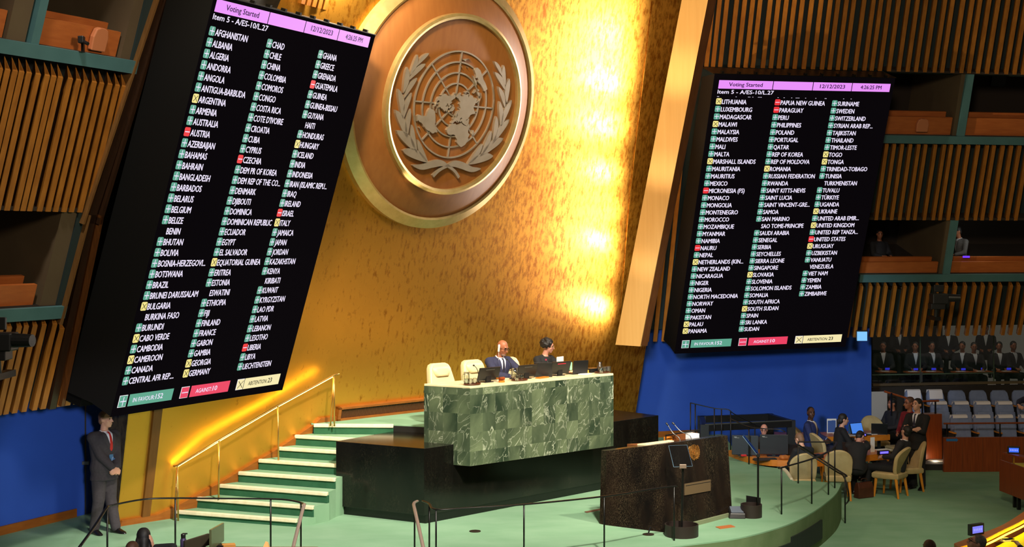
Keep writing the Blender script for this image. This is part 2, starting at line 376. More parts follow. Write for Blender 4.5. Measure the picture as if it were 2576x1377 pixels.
# dark vent grilles in the curved front of the dais
def on_edge(px0, px1, z0, z1, name, label):
    p0 = None
    path = curve_xy(EDGE, 4)
    sel = [p for p in path if px0 <= CX + F * p.x / p.y <= px1 and p.y > 19.9]
    mb = MB()
    for i in range(len(sel) - 1):
        a, b = sel[i], sel[i + 1]; t = (b - a).normalized(); n = V((-t.y, t.x, 0))
        if n.y > 0: n = -n
        mb.hexa([a + n * .03 + V((0, 0, z0)), b + n * .03 + V((0, 0, z0)), b - n * .02 + V((0, 0, z0)), a - n * .02 + V((0, 0, z0)), a + n * .03 + V((0, 0, z1)), b + n * .03 + V((0, 0, z1)), b - n * .02 + V((0, 0, z1)), a - n * .02 + V((0, 0, z1))])
    o = mb.build(name, mat('grille_black', lin(22, 30, 26), .6)); struct(o, label, 'vent')
on_edge(1985, 2070, .12, .42, 'trim_1', 'dark grille set in the curved front of the dais, right one')
on_edge(1850, 1990, .06, .34, 'trim_2', 'dark grille set in the curved front of the dais, lower left one')
# rear steps from the dais down to the secretariat tables: cream edge
o = MB().tube(smoothpath([G(1966, 1178, ZD), G(1980, 1190, ZD), G(1993, 1211, ZD - .02)], 4), .04, 6).tube(smoothpath([G(1992, 1206, .42), G(2003, 1202, .42), G(2018, 1212, .40)], 3), .04, 6).build('trim_3', M_nosing, smooth=True)
struct(o, 'cream edged nosing of the small steps behind the dais', 'step')

# stairs along the gilded wall
NOS = [(426, 1282.7), (490, 1250.5), (554, 1218.7), (600.9, 1186.8), (651.8, 1155.6), (701.3, 1125.1), (742.9, 1094.7), (789.6, 1067)]
ZS = [.745] + [.745 + .1636 * k for k in range(1, 8)]
WB = G(845, 1294, ZD); WB.z = 0                         # rear left corner of the black stone base
R1 = G(748, 1307, ZS[0]); R2 = G(789.6, 1274, ZS[1]); R3 = G(824, 1239.5, ZS[2])
RB = [V((R1.x, R1.y, 0)), V((R2.x, R2.y, 0)), V((R3.x, R3.y, 0)), V((-2.74, 22.25, 0)), V((-2.42, 23.0, 0)), V((-1.9, 23.75, 0)), V((-1.2, 24.6, 0))]
lefts = [G(px, py, z) for (px, py), z in zip(NOS, ZS)]
def meet(L, d):
    best = None
    for i in range(len(RB) - 1):
        a, b = RB[i], RB[i + 1]; e = b - a; den = d.x * e.y - d.y * e.x
        if abs(den) < 1e-6: continue
        t = ((a.x - L.x) * e.y - (a.y - L.y) * e.x) / den; s_ = ((a.x - L.x) * d.y - (a.y - L.y) * d.x) / den
        if -.02 <= s_ <= 1.02 and t > .3: best = t if best is None else min(best, t)
    return L + d * (best if best else 1.8)
ends = []
for k in range(8):
    L = lefts[k]; d = V((.93, -.37, 0))
    if k == 0: R = V((R1.x, R1.y, 0))
    elif k == 1: R = V((R2.x, R2.y, 0))
    elif k == 2: R = V((R3.x, R3.y, 0))
    elif k == 7: R = V((-1.96, 23.66, 0))
    else: R = meet(V((L.x, L.y, 0)), d)
    ends.append((V((L.x, L.y, 0)), R))
st = thing('staircase', 'green carpeted stairs with cream nosings along the gilded wall', 'stairs', (lefts[0].x, lefts[0].y, ZD), kind='structure')
BACKW = [V((FG.on(424, 1302)[0], 0, 0))]
wl = lambda X: V((X, 27.5 + X + .25, 0))                # line just inside the gilded wall
mbs = MB()
for k in range(8):
    (L, R) = ends[k]
    (L2, R2_) = ends[k + 1] if k < 7 else (wl(-1.0), wl(-1.0))
    if k < 7:
        pl = [L + V((-.12, .12, 0)), R, R2_ + (R2_ - R) * .12, L2 + V((-.1, .22, 0))]
        mbs.poly(pl, ZD, ZS[k] - .004, 0)
mbs2 = MB()
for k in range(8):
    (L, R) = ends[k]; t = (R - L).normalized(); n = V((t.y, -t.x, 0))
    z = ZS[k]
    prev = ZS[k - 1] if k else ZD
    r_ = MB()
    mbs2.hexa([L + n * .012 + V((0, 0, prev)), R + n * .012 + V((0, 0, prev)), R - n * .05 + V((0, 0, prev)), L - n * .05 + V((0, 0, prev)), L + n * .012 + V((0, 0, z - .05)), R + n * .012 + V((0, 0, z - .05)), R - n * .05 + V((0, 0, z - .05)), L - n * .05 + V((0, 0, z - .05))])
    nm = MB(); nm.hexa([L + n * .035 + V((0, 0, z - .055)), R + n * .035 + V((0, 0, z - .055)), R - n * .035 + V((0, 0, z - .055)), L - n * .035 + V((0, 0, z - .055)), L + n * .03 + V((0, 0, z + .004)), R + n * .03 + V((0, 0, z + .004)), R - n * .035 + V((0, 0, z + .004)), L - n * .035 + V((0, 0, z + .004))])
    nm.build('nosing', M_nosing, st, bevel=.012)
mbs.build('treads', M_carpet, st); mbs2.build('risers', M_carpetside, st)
# platform behind the rostrum
L8, R8 = ends[7]
pl = [L8 + V((-.05, .05, 0)), R8, V((-1.40, 23.46, 0)), V((-.7, 23.2, 0)), V((1.35, 25.2, 0)), V((1.75, 27.0, 0)), wl(1.9), wl(-3.3)]
o = MB().poly(pl, ZP - .02, ZP, 0).poly(pl, ZD, ZP - .02, 1).build('floor_platform', [M_carpet, M_dark]); struct(o, 'green carpeted upper platform behind the rostrum', 'floor')

# gilded wall
a0, a1 = -.9, 11.05
q = FG.pt
mb = MB(); mb.fbox(FG, a0, a1, -.6, 9.6, -.03, 0, 0)
# end faces of the thick wall, both ends
back = lambda a, b, t: q(a, b) + V((-.707, .707, 0)) * t
mb2 = MB()
mb2.hexa([q(a0 - .005, 0), q(a0 + .02, 0), back(a0 + .02, 0, .26), back(a0 - .005, 0, .26), q(a0 - .005, 9.4), q(a0 + .02, 9.4), back(a0 + .02, 9.4, 1.9), back(a0 - .005, 9.4, 1.9)])
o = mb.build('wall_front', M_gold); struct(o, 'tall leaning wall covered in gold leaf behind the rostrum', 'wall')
o = mb2.build('trim_4', M_golddk); struct(o, 'dull bronze left end face of the gilded wall', 'wall')
# thin raised joint on the right part of the gilded wall, and the orange return strip
aj0 = FG.on(1640, 0)[0]; aj1 = FG.on(1580, 520)[0]
mb = MB()
pA = [(FG.on(1640, 2), 0), (FG.on(1583, 500), 0), (FG.on(1556, 850), 0)]
for (ab0, _), (ab1, _) in zip(pA[:-1], pA[1:]):
    mb.tube([FG.pt(ab0[0], ab0[1], .006), FG.pt(ab1[0], ab1[1], .006)], .012, 6)
o = mb.build('trim_5', M_gold, smooth=True); struct(o, 'thin raised joint line on the right of the gilded wall', 'trim')
# dark raised strip near the left end, modelling the shadow cast there
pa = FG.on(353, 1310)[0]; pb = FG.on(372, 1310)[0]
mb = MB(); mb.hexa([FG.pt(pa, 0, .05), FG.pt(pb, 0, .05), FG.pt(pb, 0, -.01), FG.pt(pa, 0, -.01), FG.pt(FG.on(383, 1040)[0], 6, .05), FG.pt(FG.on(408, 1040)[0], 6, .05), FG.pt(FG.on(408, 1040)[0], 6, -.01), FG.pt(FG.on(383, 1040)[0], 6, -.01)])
o = mb.build('trim_6', mat('wall_shadow_strip', lin(118, 74, 22), .5, noise=(lin(100, 60, 16), 4, .2), stretch=(4, 4, .4))); struct(o, 'narrow dark strip standing for a shadow on the gilded wall by the stairs', 'trim')
# skirting along the floor, stairs and platform
mb = MB(); pts = [(-.9, 0.0), (FG.on(424, 1302)[0], 0.0)]
rise = [(FG.on(px, py - 3)[0], FG.on(px, py - 3)[1]) for px, py in [(424, 1285), (789, 1050), (800, 1046)]]
top = [(-.9, .24), (FG.on(388, 1290)[0], .26), (rise[0][0] + .02, FG.on(420, 1266)[1])]
tops = [FG.on(313 + 180 - 180, 1310)[:2]] if False else None
sk = [FG.on(x, y) for x, y in [(304, 1308), (353, 1300), (391, 1294), (440, 1272), (551, 1212), (698, 1126), (789, 1064), (803, 1051), (850, 1046)]]
sk2 = [FG.on(x, y) for x, y in [(293, 1330), (353, 1322), (424, 1306), (452, 1300), (560, 1250), (705, 1160), (795, 1100), (810, 1090), (855, 1075)]]
for i in range(len(sk) - 1):
    (x0, y0), (x1, y1), (X0, Y0), (X1, Y1) = sk[i], sk[i + 1], sk2[i], sk2[i + 1]
    mb.hexa([FG.pt(X0, Y0, .07), FG.pt(X1, Y1, .07), FG.pt(X1, Y1, -.02), FG.pt(X0, Y0, -.02), FG.pt(x0, y0, .05), FG.pt(x1, y1, .05), FG.pt(x1, y1, -.02), FG.pt(x0, y0, -.02)])
o = mb.build('baseboard_front', M_base); struct(o, 'wooden skirting stepping up along the stairs', 'baseboard')
# wall grille on the platform
ve = thing('wall_grille', 'long wooden air grille at the foot of the gilded wall', 'vent', FG.pt(*FG.on(855, 1055)), kind='structure')
gl = [FG.on(851, 1026, .06), FG.on(1072, 1003, .06), FG.on(1072, 1033, .06), FG.on(851, 1057, .06)]
fr = MB(); A0, A1 = gl[0][0], gl[1][0] + .3; B1, B0 = gl[0][1], gl[3][1] - .05
fr.fbox(FG, A0, A1, B1 - .035, B1, 0, .09); fr.fbox(FG, A0, A1, B0, B0 + .07, 0, .09); fr.fbox(FG, A0, A0 + .06, B0, B1, 0, .09); fr.fbox(FG, A1 - .06, A1, B0, B1, 0, .09)
fr.build('frame', M_base, ve)
s_ = MB(); n = 70
for i in range(n):
    a = A0 + .06 + (A1 - A0 - .12) * (i + .5) / n; s_.fbox(FG, a - .009, a + .009, B0 + .07, B1 - .035, .02, .06)
s_.build('slats', mat('grille_wood', lin(86, 50, 22), .6), ve)
MB().fbox(FG, A0 + .02, A1 - .02, B0 + .02, B1 - .02, 0, .015).build('backing', M_boothdk, ve)

# fin of pale wood in front of the right end of the gilded wall
D0 = 27.4; fl0 = P(1548, 868, D0); hh = V((.732, -.682, 0)); W_ = .6
dl = ((1715 - CX) / F * D0 - fl0.x) / (1 + (1715 - CX) / F)
ft = fl0 + V((dl, -dl, 0)); ft.z = HC + CY / F * ft.y
ft2 = ft + (ft - fl0) * .12
nn = V((.62, .78, 0))
mb = MB(); mb.hexa([fl0, fl0 + hh * W_, fl0 + hh * W_ + nn * .05, fl0 + nn * .05, ft2, ft2 + hh * W_, ft2 + hh * W_ + nn * .05, ft2 + nn * .05], 0)
e0 = fl0 + hh * W_; e1 = ft2 + hh * W_; ed = V((.8, .6, 0))
mb.hexa([e0 + V((0, 0, .02)), e0 + ed * .16 + V((0, 0, .02)), e0 + ed * .16 + nn * .03, e0 + nn * .06, e1, e1 + ed * .18, e1 + ed * .18 + nn * .04, e1 + nn * .06], 1)
o = mb.build('trim_7', [M_fin, M_brown]); struct(o, 'tall pale wood fin leaning beside the right scoreboard', 'fin')

# cove lamps hidden behind the fin, washing the gilded wall
cl = 0
for i, (px, py) in enumerate([(1497, 768), (1500, 660), (1502, 602), (1505, 520), (1508, 430), (1510, 310), (1516, 205), (1520, 140), (1527, 75), (1533, 10)]):
    Wp = FG.pt(*FG.on(px, py)); v = (Wp - V((0, 0, HC))).normalized(); r_ = v - 2 * v.dot(FG.n) * FG.n
    t_ = (868 - py) / 868; finc = (1580 + t_ * 167 + 14 - CX) / F
    t = (finc * Wp.y - Wp.x) / (r_.x - finc * r_.y)
    pos = Wp + r_ * t
    e = 230 if py in (205, 140, 310) else 120
    if i % 2: light('POINT', 'cove_lamp', pos, 13, (1, .80, .5), size=.1)
    light('SPOT', 'cove_lamp', pos, e, (1, .92, .86), pos - FG.h * .93 - FG.n * .36, .07, 150, 1.0)
for i, (px, py, D) in enumerate([(880, -60, 22.1), (880, -190, 22.1)]):
    light('POINT', 'cove_lamp', P(px, py, D), 120, (1, .88, .66), size=.08)
for px, py, D, zt_, e in ((790, 800, 23.0, 3.6, 650), (815, 700, 22.9, 5.4, 900), (830, 620, 22.8, 7.2, 1900), (835, 600, 22.75, 9.2, 2800)):
    light('SPOT', 'cove_lamp', P(px, py, D), e, (1, .82, .54), (2.05 + .19 * (zt_ - 2.8) + .25, 27.35 - .17 * (zt_ - 2.8), zt_), .06, 22)  # unseen spots in open view, added to light the fin from the left

# blue walls
BLW = Fr((-6.83, 22.2, 0), 1.119)
mb = MB(); mb.fbox(BLW, -5, 1.3, 0, 3.6, -.1, 0); mb.fbox(BLW, 1.3, 2.9, 0, 6, -.9, -.8)
o = mb.build('wall_left', M_blue); struct(o, 'blue cloth covered wall below the left slats', 'wall')
sx = BLW.on(214, 1200)[0]
mb = MB(); mb.fbox(BLW, sx - .012, sx + .012, ZD, 3.2, 0, .012); mb.box(BLW.pt(sx - .05, 1.45, .06), (.1, .05, .05))
o = mb.build('door_1', M_grey); struct(o, 'thin metal door edge with handle in the left blue wall', 'door')
mb = MB(); mb.fbox(BLW, -5, BLW.on(190, 1300)[0], ZD, ZD + .13, 0, .03)
o = mb.build('baseboard_left', M_base); struct(o, 'wooden skirting of the left blue wall', 'baseboard')
BRW = Fr((3.22, 31.3, 0), .318)
aR = BRW.on(2192, 1000)[0]
mb = MB(); mb.fbox(BRW, -1.6, aR, 0, 4.4, -.12, 0)
o = mb.build('wall_right', M_blue); struct(o, 'blue wall below the right scoreboard', 'wall')
mb = MB(); mb.fbox(BRW, -1.2, BRW.on(1765, 1080)[0], ZD, ZD + .13, 0, .03)
o = mb.build('baseboard_right', M_base); struct(o, 'wooden skirting of the right blue wall behind the rostrum', 'baseboard')

# ------------------------------------------------------------------ slats and booths
def slats(fr, centres, wd, b0, b1f, peak, depth, name, label, jitter=0):
    mb = MB()
    for a in centres:
        x0, x1, xm = a - wd / 2, a + wd / 2, a - wd * .12
        q = fr.pt
        o3 = [q(x0, b0, 0), q(x1, b0, 0), q(xm, b0, -depth)]; t3 = [q(x0, b1f, 0), q(x1, b1f, 0), q(xm, b1f + peak, -depth)]
        mb.add(o3 + t3, [(0, 1, 4, 3), (1, 2, 5, 4), (2, 0, 3, 5), (2, 1, 0)], 0)
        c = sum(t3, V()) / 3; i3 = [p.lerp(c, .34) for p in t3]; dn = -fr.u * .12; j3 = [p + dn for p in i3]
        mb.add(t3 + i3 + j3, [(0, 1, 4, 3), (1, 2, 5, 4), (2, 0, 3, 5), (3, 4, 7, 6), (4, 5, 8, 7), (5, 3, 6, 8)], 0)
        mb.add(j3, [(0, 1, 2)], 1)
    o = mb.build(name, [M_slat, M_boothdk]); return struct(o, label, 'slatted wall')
A_ = lambda fr, xs, y: [fr.on(x, y)[0] for x in xs]
xsA = [v / 2.459 for v in (-460, -415, -370, -325, -280, -235, -190, -145, -100, -60, -20, 20, 65, 110, 150, 195, 250, 305, 345, 385, 445, 495, 540, 590, 635, 685, 730, 770)]
ca = [FL.on(x, 140 + x * .245)[0] for x in xsA]
slats(FL, ca, .088, 3.98, 5.72, .16, .10, 'wall_left_slats', 'upper tier of wooden slats on the left wall')
xsB = [-30, -8, 12.8, 38, 55.8, 77.8, 101, 127.8]
cb = [FL.on(x + 10, 822 - (x - 95) * .1)[0] for x in xsB]
cb2 = [cb[-1] + .155 * i for i in range(1, 8)]
slats(FL, cb, .09, 1.2, 2.42, .16, .10, 'wall_left_slats', 'lower tier of wooden slats on the left wall')
slats(FL, cb2, .10, 1.2, 2.35, .1, .08, 'wall_left_slats', 'short slats running on below the left scoreboard housing')
slats(FL, [1.2 + .15 * i for i in range(11)], .10, 7.36, 8.8, .1, .09, 'wall_left_slats', 'hanging slats above the left scoreboard, against the gold wall')
mb = MB(); mb.fbox(FL, -6, -2.0, 3.98, 5.9, -.4, -.3); mb.fbox(FL, -6, -2.0, 1.2, 2.6, -.4, -.3); mb.fbox(FL, -1.9, 2.2, 1.28, 9.2, -.4, -.28); mb.fbox(FL, 1.0, 2.55, 7.5, 9.2, -.3, -.2)
o = mb.build('wall_left_backing', M_dark); struct(o, 'black backing behind the left slats', 'wall')
M_edge = wood('edge_wood', (120, 84, 44), (100, 66, 32)); M_umber = wood('umber_upright', (50, 28, 12), (36, 20, 8)); M_umber2 = wood('rust_upright', (96, 54, 20), (70, 38, 12))
def trim2(px, y0, y1, wd, d0, d1, m, fr, name, label):
    (xa, ya), (xb, yb) = fr.on(px[0], y0), fr.on(px[1], y1); mb = MB(); q = fr.pt
    mb.hexa([q(xb, yb, d1), q(xb + wd, yb, d1), q(xb + wd, yb, d0), q(xb, yb, d0), q(xa, ya, d1), q(xa + wd, ya, d1), q(xa + wd, ya, d0), q(xa, ya, d0)])
    o = mb.build(name, m); struct(o, label, 'trim')
trim2((402, 202), -40, 562, .035, -.2, .05, M_edge, FL, 'trim_8', 'thin pale vertical edge strip left of the left scoreboard, upper')
trim2((409, 215), -40, 562, .14, -.2, .02, M_umber, FL, 'trim_9', 'brown wood upright left of the left scoreboard, upper')
trim2((420, 240), -40, 562, .06, -.1, .06, M_umber, FL, 'trim_10', 'orange wood upright left of the left scoreboard, upper')
trim2((218, 146), 540, 815, .035, -.2, .05, M_edge, FL, 'trim_11', 'thin pale vertical edge strip left of the left scoreboard, lower')
trim2((224, 122), 540, 1030, .12, -.2, .02, M_umber, FL, 'trim_12', 'brown wood upright left of the left scoreboard, lower')
trim2((246, 146), 540, 1020, .06, -.1, .06, M_umber2, FL, 'trim_13', 'orange wood upright left of the left scoreboard, lower')

def booth(fr, a0, a1, b0, b1, ph, mull, par, side, label, depth=2.2, walls=M_booth, dark=M_boothdk, jamb=None, glass=None, sill=.17):
    t = thing('gallery_booth', label, 'booth', fr.pt(a0, b0, 0), kind='structure')
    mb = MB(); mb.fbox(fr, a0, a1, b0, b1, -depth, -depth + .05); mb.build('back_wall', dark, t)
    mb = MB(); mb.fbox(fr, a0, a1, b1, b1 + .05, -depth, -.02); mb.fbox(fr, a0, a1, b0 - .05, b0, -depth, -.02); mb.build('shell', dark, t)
    mb = MB()
    for s_ in side: mb.fbox(fr, s_[0], s_[1], b0, b1, -depth, -.05)
    mb.build('partition', walls, t)
    mb = MB()
    for p0, p1 in par:
        mb.fbox(fr, p0, p1, b0, b0 + ph * .82, -.16, -.10); mb.fbox(fr, p0, p1 - .07, b0, b0 + ph, -.34, -.28)
    mb.build('parapet', M_parapet, t)
    mb = MB(); mb.fbox(fr, a0, a1, b0 - sill, b0, -.12, .03); mb.build('sill', M_teal, t)
    for m0, m1 in mull:
        MB().fbox(fr, m0, m1, b0, b1, -.2, .01).build('mullion', M_teal, t)
    if jamb: MB().fbox(fr, jamb[0], jamb[1], b0, b1, -.3, -.02).build('jamb', M_dteal, t)
    if glass: MB().fbox(fr, a0, a1, b0, b1, -.05, -.044).build('pane', M_pane, t)
    return t
mA = FL.on(97, 60)[0]
boothLA = booth(FL, -6, -2.1, 6.08, 8.2, .40, [(mA - .06, mA + .07)], [(-6, mA - .42), (mA + .06, -2.42)], [(mA - .40, mA - .1), (-2.38, -2.2)], 'open gallery booth above the upper left slats', jamb=(-2.2, -2.05))
boothLB = booth(FL, -6, -2.35, 2.68, 3.98, .34, [], [(-6, -2.86)], [(-2.78, -2.5)], 'open gallery booth between the two left slat tiers', jamb=(-2.5, -2.35))
FRs = lambda xs, y: [FR.on(x, y)[0] for x in xs]
c1 = FRs([1500 + v / 2.754 for v in (762, 808, 858, 925, 980, 1035, 1085, 1155, 1210, 1265, 1320, 1375)], 170) + FRs([2100 + v / 2.87 for v in (-290, -227, -160, -95, -40, 20, 72, 145, 212, 265, 325, 390, 460, 525, 585, 650, 720, 775, 850, 915, 970, 1035, 1100, 1170, 1240, 1300, 1362, 1425)], 182)
c1 = sorted(c1); c1 = [c for i, c in enumerate(c1) if i == 0 or c - c1[i - 1] > .1]
slats(FR, c1, .088, 3.22, 6.6, .14, .13, 'wall_right_slats', 'top tier of wooden slats on the right wall')
c2 = FRs([2100 + v / 2.87 for v in (375, 430, 488, 547, 607, 657, 728, 793, 843, 903, 968, 1038, 1103, 1153, 1218, 1278, 1338, 1400)], 368)
slats(FR, c2, .08, 0.0, 1.66, .15, .13, 'wall_right_slats', 'middle tier of wooden slats on the right wall')
c3 = FRs([2100 + v / 2.87 for v in (140, 195, 262, 318, 372, 438, 508, 563, 623, 683, 745, 808, 873, 945, 1013, 1073, 1130, 1198, 1275, 1330, 1395)], 722)
slats(FR, c3, .08, -2.69, -1.52, .15, .13, 'wall_right_slats', 'lowest tier of wooden slats on the right wall, above the glass')
slats(FR, FRs([1627, 1647, 1668], 868), .09, -2.72, 3.1, .1, .13, 'wall_right_slats', 'tall slats in the gap left of the right scoreboard')
mb = MB(); mb.fbox(FR, -4.4, 6, 3.1, 6.7, -.5, -.4); mb.fbox(FR, -.6, 6, 0.02, 1.7, -.5, -.4); mb.fbox(FR, -1.5, 6, -2.6, -1.4, -.5, -.4); mb.fbox(FR, -4.9, .35, -2.6, 3.2, -.5, -.4)
o = mb.build('wall_right_backing', M_dteal); struct(o, 'dark green backing behind the right slats', 'wall')
p1 = FR.on(2446, 190)[0]; p2 = FR.on(2390, 620)[0]
boothRA = booth(FR, .3, 6, 1.87, 3.2, .46, [(p1 - .13, p1 + .04)], [(.3, p1 - .24), (p1 + .04, 6)], [(p1 - .22, p1 - .12)], 'open gallery booth between the top two right slat tiers')
boothRB = booth(FR, .3, 6, -1.23, 0, .30, [(p2 - .06, p2 + .10)], [(.3, p2 - .16), (p2 + .1, 6)], [(p2 - .14, p2 - .06)], 'open gallery booth above the lowest right slat tier')
def dcol(fr, x, y, d): return fr.pt(*fr.on(x, y, d), d)
# small things in the booths
o = MB().fbox(FL, FL.on(25, 600, -2.1)[0], FL.on(52, 600, -2.1)[0], 3.35, 3.62, -2.14, -2.12).build('paper_notice', mat('old_paper', lin(120, 112, 100), .8)); tag(o, 'printed paper notice on the back wall of the left lower booth', 'notice')
o = MB().fbox(FR, FR.on(2490, 230, -2.1)[0], FR.on(2526, 230, -2.1)[0], 2.55, 3.02, -2.15, -2.1).build('wall_frame', M_plastic); tag(o, 'black framed panel on the back wall of the right upper booth', 'frame')
def booth_chair(fr, px, py, b0, label, rot=0, h=.36):
    a, b = fr.on(px, py, -.08); k = .13
    mb = MB(); ring = lambda d: [fr.pt(a + k * sx, b0 + sy, d) for sx, sy in [(-1, .02), (1, .02), (1.05, h * .6), (.8, h * .93), (.4, h), (-.4, h), (-.8, h * .93), (-1.05, h * .6)]]
    mb.prism(ring(-.09), ring(-.02)); o = mb.build('booth_chair', mat('salmon_shell', lin(196, 118, 76), .45), bevel=.02); tag(o, label, 'chair'); return o
booth_chair(FL, 240, 120, 6.1, 'rounded salmon chair back leaning over the upper left parapet', h=.32)
booth_chair(FR, 2318, 318, 1.92, 'rounded salmon chair back against the right upper parapet', h=.30)
t = thing('booth_camera', 'small black camera mounted before the upper left booth parapet', 'camera', dcol(FL, 205, 100, 0))
c = dcol(FL, 205, 100, .05)
MB().box(c, (.07, .10, .09)).build('body', M_plastic, t, bevel=.01); MB().tube([c + V((.02, -.02, -.02)), c + V((.10, -.06, -.06))], .022, 10).build('lens', M_plastic, t); MB().box(c + V((0, .06, -.09)), (.03, .06, .12)).build('bracket', M_black, t)

# glass wall of the right gallery
GW = Fr((9.0, 34.6, 0), .17)
g0 = GW.on(2194, 960)[0]; g1 = 4.0
mb = MB(); mb.fbox(GW, g0, g1, 0, GW.on(2400, 972)[1], -.15, 0); o = mb.build('wall_right_lower', mat('dark_fabric_wall', lin(48, 40, 34), .85)); struct(o, 'dark wall below the right glass', 'wall')
mb = MB(); zb = GW.on(2400, 966)[1]; mb.fbox(GW, g0, g1, zb - .02, zb + .04, -.06, .06); o = mb.build('trim_14', mat('bronze_rail', lin(150, 128, 100), .3, .7)); struct(o, 'metal ledge below the right glass wall', 'trim')
t = thing('window_1', 'wall of dark glass in front of the right gallery seats', 'window', GW.pt(g0, zb), kind='structure')
zt = GW.on(2400, 940)[1]
xs = [g0, GW.on(2315, 900)[0], GW.on(2500, 900)[0], g1]
for i in range(3): MB().fbox(GW, xs[i] + .01, xs[i + 1] - .01, zb + .04, 4.0, -.012, 0).build('pane', M_pane, t)
mb = MB()
for x in xs[1:-1]: mb.fbox(GW, x - .012, x + .012, zb + .04, 4.0, -.012, .004)
mb.fbox(GW, g0, xs[2], zt - .015, zt + .01, -.01, .008); mb.build('glazing_bar', mat('glass_edge', lin(90, 108, 84), .3), t)
MB().fbox(GW, xs[1] - .015, xs[1] + .045, zb + .06, zb + .30, 0, .03).build('clamp', M_grey, t)
M_gal = mat('gallery_dark', lin(16, 17, 20), .85)
for nm, args, lb in (('wall_gallery_back', (g0 - .5, 4, 0, 5, -5.2, -5.0), 'dark back wall of the gallery behind the glass'), ('wall_gallery_end', (g0 - .3, g0, 0, 5, -5, -.1), 'dark end wall of the gallery behind the glass'), ('floor_gallery_rear', (g0, 4, .9, 1.0, -5, -.2), 'floor of the gallery behind the glass'), ('floor_gallery_step', (g0, 4, 1.0, 1.36, -5, -2.5), 'raised rear step of the gallery behind the glass'), ('ceiling_gallery', (g0, 4, 4.0, 4.1, -5, -.02), 'ceiling of the gallery behind the glass')):
    mb = MB(); mb.fbox(GW, *args); o = mb.build(nm, M_gal); struct(o, lb, 'wall')
for x in (8.9, 10.4, 11.9): light('POINT', 'gallery_fill', V((x, 35.25 + .17 * (x - 9), 3.4)), 16, (1, .85, .62), size=.1)  # added lights without fixtures, to brighten the figures behind the glass
# ================================================================== SCOREBOARDS
NAMES_L = [["+AFGHANISTAN", "+ALBANIA", "+ALGERIA", "+ANDORRA", "+ANGOLA", "+ANTIGUA-BARBUDA", "xARGENTINA", "+ARMENIA", "+AUSTRALIA", "-AUSTRIA", "+AZERBAIJAN", "+BAHAMAS", "+BAHRAIN", "+BANGLADESH", "+BARBADOS", "+BELARUS", "+BELGIUM", "+BELIZE", " BENIN", "+BHUTAN", "+BOLIVIA", "+BOSNIA-HERZEGOVI...", "+BOTSWANA", "+BRAZIL", "+BRUNEI DARUSSALAM", "xBULGARIA", " BURKINA FASO", "+BURUNDI", "xCABO VERDE", "+CAMBODIA", "xCAMEROON", "+CANADA", "+CENTRAL AFR REP...."],
 ["+CHAD", "+CHILE", "+CHINA", "+COLOMBIA", "+COMOROS", "+CONGO", "+COSTA RICA", "+COTE D'IVOIRE", "+CROATIA", "+CUBA", "+CYPRUS", "-CZECHIA", "+DEM PR OF KOREA", "+DEM REP OF THE CO...", "+DENMARK", "+DJIBOUTI", "+DOMINICA", "+DOMINICAN REPUBLIC", "+ECUADOR", "+EGYPT", "+EL SALVADOR", "xEQUATORIAL GUINEA", "+ERITREA", "+ESTONIA", " ESWATINI", "+ETHIOPIA", "+FIJI", "+FINLAND", "+FRANCE", "+GABON", "+GAMBIA", "xGEORGIA", "xGERMANY"],
 ["+GHANA", "+GREECE", "+GRENADA", "-GUATEMALA", "+GUINEA", "+GUINEA-BISSAU", "+GUYANA", " HAITI", "+HONDURAS", "xHUNGARY", "+ICELAND", "+INDIA", "+INDONESIA", "+IRAN (ISLAMIC REPU...", "+IRAQ", "+IRELAND", "-ISRAEL", "xITALY", "+JAMAICA", "+JAPAN", "+JORDAN", "+KAZAKHSTAN", "+KENYA", " KIRIBATI", "+KUWAIT", "+KYRGYZSTAN", "+LAO PDR", "+LATVIA", "+LEBANON", "+LESOTHO", "-LIBERIA", "+LIBYA", "+LIECHTENSTEIN"]]
